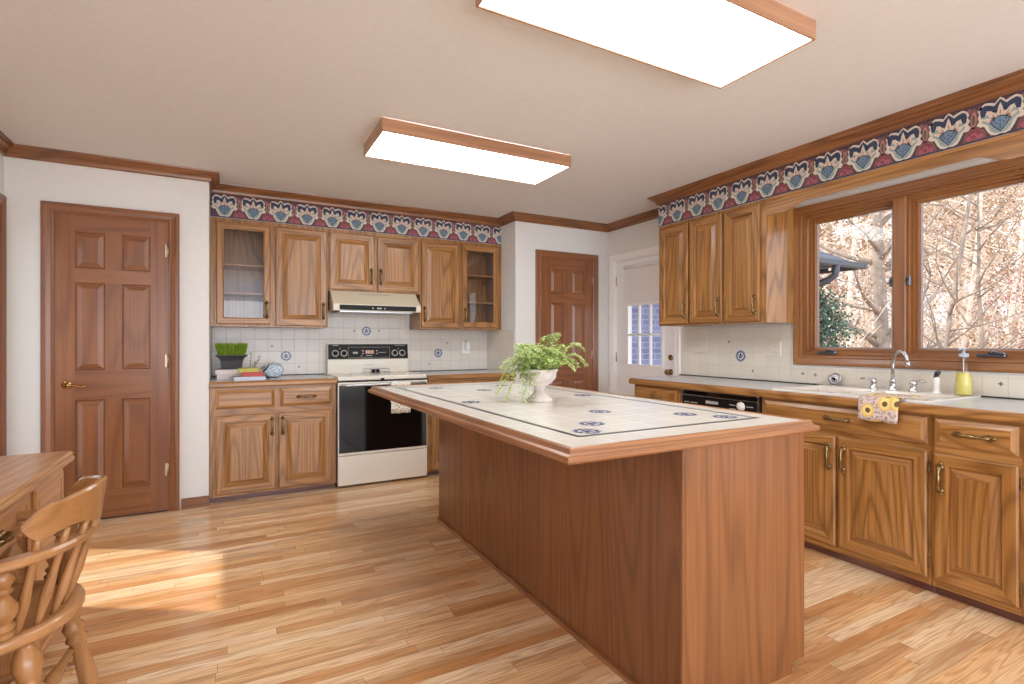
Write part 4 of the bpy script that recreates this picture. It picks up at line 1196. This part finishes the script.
for da, L_, ri, dr in ((.1, .25, .13, .10), (-.15, .23, .17, .06), (.35, .22, .10, .08), (PI, .19, .08, .13), (PI+.2, .22, .04, .16), (PI-.3, .21, .10, .10), (PI+.45, .18, .05, .20), (-2.1, .10, .03, .20), (-2.35, .12, .02, .23), (1.2, .10, .17, 0), (.9, .08, .18, 0), (.3, .07, .18, -.01), (2.3, .10, .13, .0)):
    frond(top_+Vector((math.cos(azr+da), math.sin(azr+da), 0))*.05, azr+da, L_, ri, dr, 30)
stx.build('stems', plain('fern_stem', '#6F7A3A', .7), fn)
o = fr.build('fronds', FERN, fn); o['kind'] = 'stuff'

# ------------------------------------------------------------------ ceiling lights
LFR = {a: wood('light_frame_'+a, '#B98A69', '#A97A5B', '#7F5338', axis=a, rings=20, pores=.3, ringmix=.3) for a in 'XY'}
def ceil_light(label, x0, x1, y0, y1):
    t = thing('ceiling_light', label, 'ceiling light', ((x0+x1)/2, (y0+y1)/2, ZC))
    hx, hy, h_ = (x1-x0)/2, (y1-y0)/2, .082
    b = MB()
    for s in (-1, 1):
        b.bbox(-hx, hx, s*hy, s*(hy-.010), -h_, -.004, .002, 0)
        b.bbox(s*hx, s*(hx-.010), -hy+.010, hy-.010, -h_, -.004, .002, 1)
    b.build('frame', [LFR['X'], LFR['Y']], t)
    MB().box(-hx+.011, hx-.011, -hy+.011, hy-.011, -h_+.004, -h_+.008).build('diffuser', LAMPM, t)
    MB().box(-hx+.02, hx-.02, -hy+.02, hy-.02, -.02, -.001).build('tray', WHITE, t)
    return t
ceil_light('large oak-framed fluorescent ceiling light, nearest the camera', .760, 2.005, 1.222, 1.672)
ceil_light('oak-framed fluorescent ceiling light between island and range wall', .748, 2.018, 2.892, 3.352)

# ------------------------------------------------------------------ desk (front faces +X, local x = +Y)
dk = thing('writing_desk', 'light oak writing desk against the left wall, cropped by the frame', 'desk', (-.605, 1.28, 0), PI/2)
DL = 2.745-1.28; DD = 1.26-.605-.022
def dp(b, name, mats): return b.build(name, mats, dk)
b = MB()
b.prism([(-.040, .722), (-.042, .734), (-.034, .744), (-.038, .750), (-.030, .760), (DD, .760), (DD, .722)][::-1], -.03, DL+.028, plane='YZ'); dp(b, 'desktop', deskw['X'])
kne = (.42, 1.060)
b = MB()
for x0, x1 in ((0, kne[0]), (kne[1], DL)):
    b.box(x0, x1, 0, .018, .05, .7215); b.box(x0, x0+.018, .018, DD-.02, .05, .7215); b.box(x1-.018, x1, .018, DD-.02, .05, .7215); b.box(x0+.018, x1-.018, DD-.032, DD-.02, .05, .7215)
    b.box(x0+.02, x1-.02, .04, DD-.04, 0, .0495)
b.box(kne[0], kne[1], 0, .018, .565, .7215); b.box(kne[0], kne[1], DD-.10, DD-.09, .10, .7215)
dp(b, 'desk_body', deskw['Z'])
def ddrawer(x0, x1, z0, z1, handle=True):
    b = MB().rings(x0, x1, z0, z1, [(0, -.0005), (0, -.012), (.012, -.018), (.030, -.018), (.034, -.012), (.050, -.017), (.052, -.017)], 0, 1, 1)
    o = b.build('drawer', [deskw['Z'], deskw['X']], dk)
    if handle: q = MB(); pull(q, (x0+x1)/2, -.018, (z0+z1)/2, False, .10); q.build('handle', BRASS, o)
for x0, x1 in ((.02, kne[0]-.02), (kne[1]+.035, DL-.015)):
    for z0, z1 in ((.54, .70), (.315, .525), (.075, .30)): ddrawer(x0, x1, z0, z1, x0 < .5)
ddrawer(kne[0]+.02, kne[1]-.02, .580, .705)
MB().bbox(kne[1]-.004, kne[1]+.022, -.010, -.0005, .05, .7205, .004).build('pilaster', deskw['Z'], dk)

# ------------------------------------------------------------------ captain's chair (local: front -Y, back +Y)
ch = thing('captains_chair', 'turned wooden captain\'s chair with curved crest pulled up to the desk', 'chair', (-.597, 1.965, 0), math.radians(-93))
SZ = .455
def outline(n=36, hx=.220, hf=.215, hb=.215):
    pts = []
    for i in range(n):
        a = 2*PI*i/n
        x = math.cos(a); y = math.sin(a)
        x = math.copysign(abs(x)**.72, x); y = math.copysign(abs(y)**.78, y)
        k = 1 if y < 0 else 1-.18*y*y
        pts.append((x*hx*k, y*(hb if y > 0 else hf)))
    return pts
o_ = outline(); b = MB(); n = len(o_)
levels = [(.93, SZ-.038), (1.0, SZ-.026), (1.0, SZ-.010), (.975, SZ), (.86, SZ-.002), (.60, SZ-.014), (.28, SZ-.016)]
vs = [(x*k, y*k, z) for k, z in levels for x, y in o_]
b.add(vs, [(j*n+i, j*n+(i+1) % n, (j+1)*n+(i+1) % n, (j+1)*n+i) for j in range(len(levels)-1) for i in range(n)], 0, True)
b.add([(x*.93, y*.93, SZ-.038) for x, y in o_], [tuple(range(n))[::-1]]); b.add([(x*.28, y*.28, SZ-.016) for x, y in o_], [tuple(range(n))])
b.build('seat', chairw['X'], ch)
# arm rail
def arc(hx, yb, yf, z, n=22):
    pts = []
    for i in range(n+1):
        t = PI*i/n
        x = hx*math.cos(t); y = yb*math.sin(t)**.8 if math.sin(t) > 0 else 0
        pts.append(Vector((x, y, z)))
    return [Vector((hx*1.02, yf, z))]+[Vector((hx*1.02, yf*.4, z))]+pts[1:-1]+[Vector((-hx*1.02, yf*.4, z))]+[Vector((-hx*1.02, yf, z))]
b = MB()
pts = arc(.245, .228, -.035, .655)
def ribbon(b, pts, w_, t, m=0, lean=0):
    """flat bar of width w_ (horizontal) and thickness t along pts"""
    rows = []
    for i, p in enumerate(pts):
        d = (pts[min(i+1, len(pts)-1)]-pts[max(i-1, 0)]).normalized(); s_ = Vector((d.y, -d.x, 0)).normalized()
        c2 = t*.3
        rows.append([p+s_*w_*.5+Vector((0, 0, -t/2+c2)), p+s_*w_*.5+Vector((0, 0, t/2-c2)), p+s_*(w_*.5-c2)+Vector((0, 0, t/2)), p-s_*(w_*.5-c2)+Vector((0, 0, t/2)), p-s_*w_*.5+Vector((0, 0, t/2-c2)), p-s_*w_*.5+Vector((0, 0, -t/2+c2)), p-s_*(w_*.5-c2)+Vector((0, 0, -t/2)), p+s_*(w_*.5-c2)+Vector((0, 0, -t/2))])
    for i in range(len(rows)-1):
        b.add(rows[i]+rows[i+1], [(k, (k+1) % 8, 8+(k+1) % 8, 8+k) for k in range(8)], m)
    b.add(rows[0], [tuple(range(8))[::-1]]); b.add(rows[-1], [tuple(range(8))])
ribbon(b, pts, .050, .024)
b.build('arm_rail', chairw['X'], ch)
# crest: curved board, wavy outline
b = MB(); rows = []; n = 26
for i in range(n+1):
    t = -1+2*i/n; ang = t*1.02
    x = .190*math.sin(ang)/math.sin(1.02); y = .135+.115*(math.cos(ang)-math.cos(1.02))/(1-math.cos(1.02))
    zt_ = .792+.012*math.cos(t*PI)-.022*max(0, abs(t)-.8)/.2*1.4
    zb_ = .698-.012*math.cos(t*PI*2)+.030*max(0, (abs(t)-.85)/.15)
    e = max(0, (abs(t)-.86)/.14); c_ = (zt_+zb_)/2; hh = (zt_-zb_)/2*math.sqrt(max(.04, 1-e*e))
    zt_, zb_ = c_+hh, c_-hh
    nx, ny = math.sin(ang)*.9, math.cos(ang)
    th = .011
    lean = .012
    def Q(s, z): return (x+nx*th*s, y+ny*th*s+(z-.70)*lean/.1, z)
    rows.append([Q(-1, zb_), Q(1, zb_), Q(1.0, zt_-.006), Q(.4, zt_), Q(-.4, zt_), Q(-1, zt_-.006)])
for i in range(n): b.add(rows[i]+rows[i+1], [(k, (k+1) % 6, 6+(k+1) % 6, 6+k) for k in range(6)], 0, False)
b.add(rows[0], [tuple(range(6))[::-1]]); b.add(rows[-1], [tuple(range(6))])
b.build('crest_rail', chairw['X'], ch)
# back spindles
for i in range(7):
    t = -1+2*i/6; ang = t*.92
    p0 = Vector((.185*math.sin(ang*1.1), .06+.115*math.cos(ang*1.1), SZ-.006))
    xc = .190*math.sin(t*.86)/math.sin(1.02); yc = .135+.115*(math.cos(t*.86)-math.cos(1.02))/(1-math.cos(1.02))+.005
    p1 = Vector((xc, yc, .706))
    pts = [p0.lerp(p1, k/10) for k in range(11)]
    MB().tube(pts, [.0075, .009, .012, .014, .013, .011, .0095, .0095, .0095, .009, .008], 9).build('spindle', chairw['Z'], ch)
def turned(p0, p1, prof, name, n=14):
    p0, p1 = Vector(p0), Vector(p1); L_ = (p1-p0).length
    MB().lathe([(r_, h_*L_) for h_, r_ in prof], p0, p1-p0, n).build(name, chairw['Z'], ch)
ARM = [(0, .0), (0, .011), (.06, .015), (.09, .024), (.13, .026), (.17, .018), (.19, .024), (.23, .026), (.27, .018), (.30, .020), (.40, .031), (.50, .030), (.62, .016), (.70, .013), (.73, .022), (.76, .014), (.80, .017), (.88, .024), (.95, .018), (1, .012), (1, 0)]
for sx in (-1, 1):
    turned((sx*.205, -.015, SZ-.008), (sx*.247, -.020, .643), ARM, 'arm_post')
    turned((sx*.175, .100, SZ-.008), (sx*.225, .118, .643), ARM, 'arm_post')
LEG = [(0, 0), (0, .014), (.06, .018), (.30, .026), (.52, .021), (.60, .022), (.63, .030), (.66, .022), (.70, .026), (.73, .030), (.76, .020), (.80, .024), (.87, .034), (.93, .030), (.98, .020), (1, .018), (1, 0)]
for sx in (-1, 1):
    for sy in (-1, 1):
        turned((sx*.215, sy*.195+.01, 0), (sx*.150, sy*.125+.01, SZ-.036), LEG, 'leg')
STR = [(0, 0), (0, .009), (.1, .011), (.3, .013), (.42, .018), (.5, .020), (.58, .018), (.7, .013), (.9, .011), (1, .009), (1, 0)]
for sx in (-1, 1): turned((sx*.188, -.158, .17), (sx*.188, .178, .17), STR, 'stretcher', 10)
turned((-.182, .01, .17), (.182, .01, .17), STR, 'stretcher', 10)
turned((-.175, .150, .235), (.175, .150, .235), STR, 'stretcher', 10)

# ------------------------------------------------------------------ outdoors
GRD = plain('leaf_litter', '#B79B80', .95, var=.3, scale=3, bump=.5, bscale=12)
b = MB(); nx, ny = 26, 30
def gz(x, y): return -.9+.05*max(0, x-9)**1.15+.12*math.sin(x*.7+y*.4)
vs = [(3.9+i*1.6, -26+j*2.4, gz(3.9+i*1.6, -26+j*2.4)) for j in range(ny) for i in range(nx)]
b.add(vs, [(j*nx+i, j*nx+i+1, (j+1)*nx+i+1, (j+1)*nx+i) for j in range(ny-1) for i in range(nx-1)], 0, True)
struct(b.build('ground', GRD))
struct(MB().box(-14, XL-.12, -12, 12, -.5, -.15).build('terrace', plain('terrace_concrete', '#B9B2A8', .9)))

# house wing with roof and gutter
hwg = thing('house_wing', 'brick wing of the house with shingled hip roof and gutter outside the window', 'house', (3.76, 4.65, 0))
bw = MB().box(0, 3.75, 0, 3.0, -.9, 2.20); bw.build('brick_wall', BRICK, hwg)
SH = tile_mat('roof_shingle', .16, '#5A5F6B', '#3A3E48', gw=.12, axes='YX', rough=.8)
ex, ey, ez = 7.72-3.76, 4.10-4.65, 2.30
rf = MB()
A = (-.0, ey, ez); B = (ex, ey, ez); C_ = (ex, ey+5.0, ez); top1 = (ex-2.2, ey+2.2, ez+1.35); top0 = (0, ey+2.2, ez+1.35)
rf.poly([A, B, top1, top0]); rf.poly([B, C_, (ex-2.2, ey+2.8, ez+1.35), top1])
rf.poly([A, B, C_, (0, ey+5, ez)])
rf.build('roof', SH, hwg)
GUT = plain('gutter_dark', '#4A4C55', .45)
MB().bbox(0, ex, ey-.08, ey, ez-.075, ez+.004, .01).bbox(ex, ex+.08, ey-.08, ey+3.0, ez-.075, ez+.004, .01).build('gutter', GUT, hwg)
MB().tube([(7.10-3.76, ey-.05, ez-.06), (7.10-3.76, ey-.03, ez-.20), (7.06-3.76, ey+.05, ez-.27), (6.98-3.76, ey+.35, ez-.36), (6.95-3.76, -.06, ez-.48), (6.95-3.76, -.06, -.8)], .045, 10).build('downspout', GUT, hwg)

BARKS = [plain('pale_bark', '#E3D3C4', .9, var=.2, scale=8), plain('grey_bark', '#A08F82', .9, var=.25, scale=8)]
LEAFC = {'tan': ('#BE9068', '#D9B692', '#94704E'), 'cream': ('#D6BC9F', '#E4CDB2', '#B8987A'), 'red': ('#A34A4E', '#BD6C66', '#803A42'), 'green': ('#5C7862', '#86A08A', '#3A5240'), 'rust': ('#A4764E', '#C99B70', '#75583C')}
LM = {}
for k_, cs_ in LEAFC.items():
    LM[k_] = [plain('leaf_%s_%s' % (k_, t_), c__, .8, var=.15, scale=5) for t_, c__ in zip(('mid', 'light', 'deep'), cs_)]
def leafcloud(b, centre, R_, n, size, rnd):
    for i in range(n):
        p = centre+Vector((rnd.gauss(0, 1), rnd.gauss(0, 1), rnd.gauss(0, .8)))*R_*.5
        nrm = Vector((rnd.uniform(-1, 1), rnd.uniform(-1, 1), rnd.uniform(-.6, 1))).normalized()
        a = nrm.orthogonal().normalized(); c_ = nrm.cross(a); s_ = size*rnd.uniform(.6, 1.3)
        b.poly([p-a*s_*.5, p+c_*s_*.32, p+a*s_*.5, p-c_*s_*.32], rnd.choice((0, 0, 1, 2)))
def tree(name, label, x, y, h_, r_, kind, nleaf, leaf, group, rnd, bark=0, spread=1.0, bare=False, lean=None):
    z0_ = gz(x, y)-.05
    t = thing(name, label, 'tree' if name != 'holly_bush' else 'bush', (x, y, z0_), 0, group)
    tr = MB(); lf_ = MB()
    lean = lean or Vector((rnd.uniform(-.12, .12), rnd.uniform(-.12, .12), 1))
    pts = [Vector((0, 0, 0))]
    for i in range(8):
        pts.append(pts[-1]+Vector((lean.x+rnd.uniform(-.05, .05), lean.y+rnd.uniform(-.05, .05), 1))*h_/8)
    tr.tube(pts, [r_*(1-.1*i) for i in range(9)], 8)
    for i in range(26 if not bare else 18):
        q = rnd.uniform(.15, 1); k = min(7, int(q*8)); p = pts[k].lerp(pts[k+1], q*8-k)
        a = rnd.uniform(0, 2*PI); L_ = h_*rnd.uniform(.12, .30)*spread*(1.2-.6*q)
        d = Vector((math.cos(a), math.sin(a), rnd.uniform(.1, .9)))
        br = [p]
        for j in range(4):
            br.append(br[-1]+(d+Vector((rnd.uniform(-.25, .25), rnd.uniform(-.25, .25), .1*j)))*L_/4)
        tr.tube(br, [r_*.34*(1-.21*j) for j in range(5)], 5)
        for s_ in (2, 3, 4):
            e = br[s_]
            for _ in range(2):
                d2 = Vector((rnd.uniform(-1, 1), rnd.uniform(-1, 1), rnd.uniform(-.1, 1)))*L_*.35
                tr.tube([e, e+d2*.5+Vector((0, 0, .02)), e+d2], [r_*.10, r_*.07, r_*.03], 4, cap=False)
                if nleaf: leafcloud(lf_, e+d2, L_*.8, int(nleaf*2.0), leaf*.55, rnd)
    tr.build('trunk', BARKS[bark], t)
    if nleaf:
        o = lf_.build('foliage', LM[kind], t); o['kind'] = 'stuff'
    return t
rnd = random.Random(11)
G1 = 'autumn trees in the woods outside the window'
def at(u, d): # a compass bearing by column of the photograph and a distance
    a = (u-512)/522.5; s_, c_ = math.sin(math.radians(28.45)), math.cos(math.radians(28.45))
    return ((s_+a*c_)*d, (c_-a*s_)*d)
spots = [(884, 9.5, 7, .16, 'cream', 5, .10), (850, 13, 9, .10, 'tan', 7, .12), (905, 12, 8, .08, 'tan', 7, .11), (935, 8.5, 7, .05, 'cream', 4, .08), (948, 10.5, 8, .06, 'rust', 6, .10),
         (962, 13, 9, .09, 'cream', 7, .12), (985, 9.0, 6, .05, 'cream', 4, .08), (1000, 11, 7.5, .07, 'tan', 7, .10), (1030, 12.5, 8, .09, 'cream', 7, .11), (830, 15, 10, .11, 'rust', 8, .13),
         (862, 18, 11, .12, 'cream', 9, .15), (890, 17, 10, .10, 'rust', 8, .15), (920, 18, 11, .12, 'tan', 9, .15), (955, 19, 11, .12, 'tan', 9, .15), (990, 17, 10, .12, 'cream', 9, .15), (1025, 18, 11, .12, 'tan', 9, .15),
         (1060, 14, 9, .1, 'tan', 8, .13), (1100, 15, 9, .1, 'cream', 8, .13), (800, 17, 11, .12, 'tan', 9, .15), (770, 18, 11, .12, 'cream', 9, .15), (1150, 13, 9, .1, 'rust', 8, .13),
         (845, 24, 13, .14, 'tan', 11, .22), (885, 25, 13, .14, 'cream', 11, .22), (930, 24, 13, .14, 'rust', 11, .22), (975, 25, 13, .14, 'tan', 11, .22), (1015, 24, 12, .14, 'rust', 11, .22), (825, 28, 15, .15, 'tan', 12, .26), (865, 30, 16, .15, 'rust', 12, .26), (905, 30, 16, .15, 'tan', 12, .26), (950, 31, 16, .15, 'cream', 12, .26), (1000, 31, 16, .15, 'tan', 12, .26), (840, 20, 12, .12, 'rust', 9, .16), (870, 14, 9, .09, 'rust', 7, .12)]
for i, (u_, d_, h_, r_, k_, nl, ls) in enumerate(spots):
    x, y = at(u_, d_)
    lab = {'cream': 'pale autumn tree with cream leaves in the woods outside', 'tan': 'autumn tree with tan leaves in the woods outside', 'rust': 'autumn tree with rust leaves in the woods outside'}[k_]
    tree('autumn_tree', lab, x, y, h_, r_, k_, nl, ls, G1+', '+k_, rnd, bark=0 if i % 3 else 1)
for (u_, d_) in ((1008, 10.5), (1028, 11.2)):
    x, y = at(u_, d_)
    tree('red_maple', 'small maple with red leaves at the right side of the window view', x, y, 3.3, .035, 'red', 4, .075, 'red maples', rnd, spread=1.2)
x, y = at(823, 7.3)
hb = thing('holly_bush', 'dense green holly bush below the gutter outside the window', 'bush', (x, y, gz(x, y)))
b = MB()
for i in range(120): leafcloud(b, Vector((rnd.uniform(-.30, .22), rnd.uniform(-.20, .30), rnd.uniform(.6, 2.75))), .22, 60, .05, rnd)
o = b.build('foliage', LM['green'], hb); o['kind'] = 'stuff'
MB().tube([(0, 0, 0), (.02, 0, 1.2), (0, .03, 2.4)], [.05, .04, .01], 7).build('trunk', BARKS[1], hb)
# understorey twigs
us = MB()
for i in range(520):
    x, y = at(rnd.uniform(780, 1130), rnd.uniform(9, 22)); z_ = gz(x, y)
    d = Vector((rnd.uniform(-.5, .5), rnd.uniform(-.5, .5), 1)); L_ = rnd.uniform(1.2, 3.2)
    us.tube([(x, y, z_), Vector((x, y, z_))+d*L_*.5, Vector((x, y, z_))+(d+Vector((rnd.uniform(-.3, .3), rnd.uniform(-.3, .3), 0)))*L_], [.018, .013, .005], 4, cap=False)
o = us.build('understorey_saplings', BARKS[0]); o['kind'] = 'stuff'; tag(o, 'thicket of thin pale saplings between the trees outside', 'saplings'); o['kind'] = 'stuff'
us = MB()
for i in range(240):
    x, y = at(rnd.uniform(770, 1150), rnd.uniform(11, 26)); leafcloud(us, Vector((x, y, gz(x, y)+rnd.uniform(.1, 2.0))), .9, 26, .13, rnd)
o = us.build('undergrowth', LM['tan']); o['kind'] = 'stuff'; tag(o, 'tan undergrowth covering the ground of the woods', 'undergrowth'); o['kind'] = 'stuff'
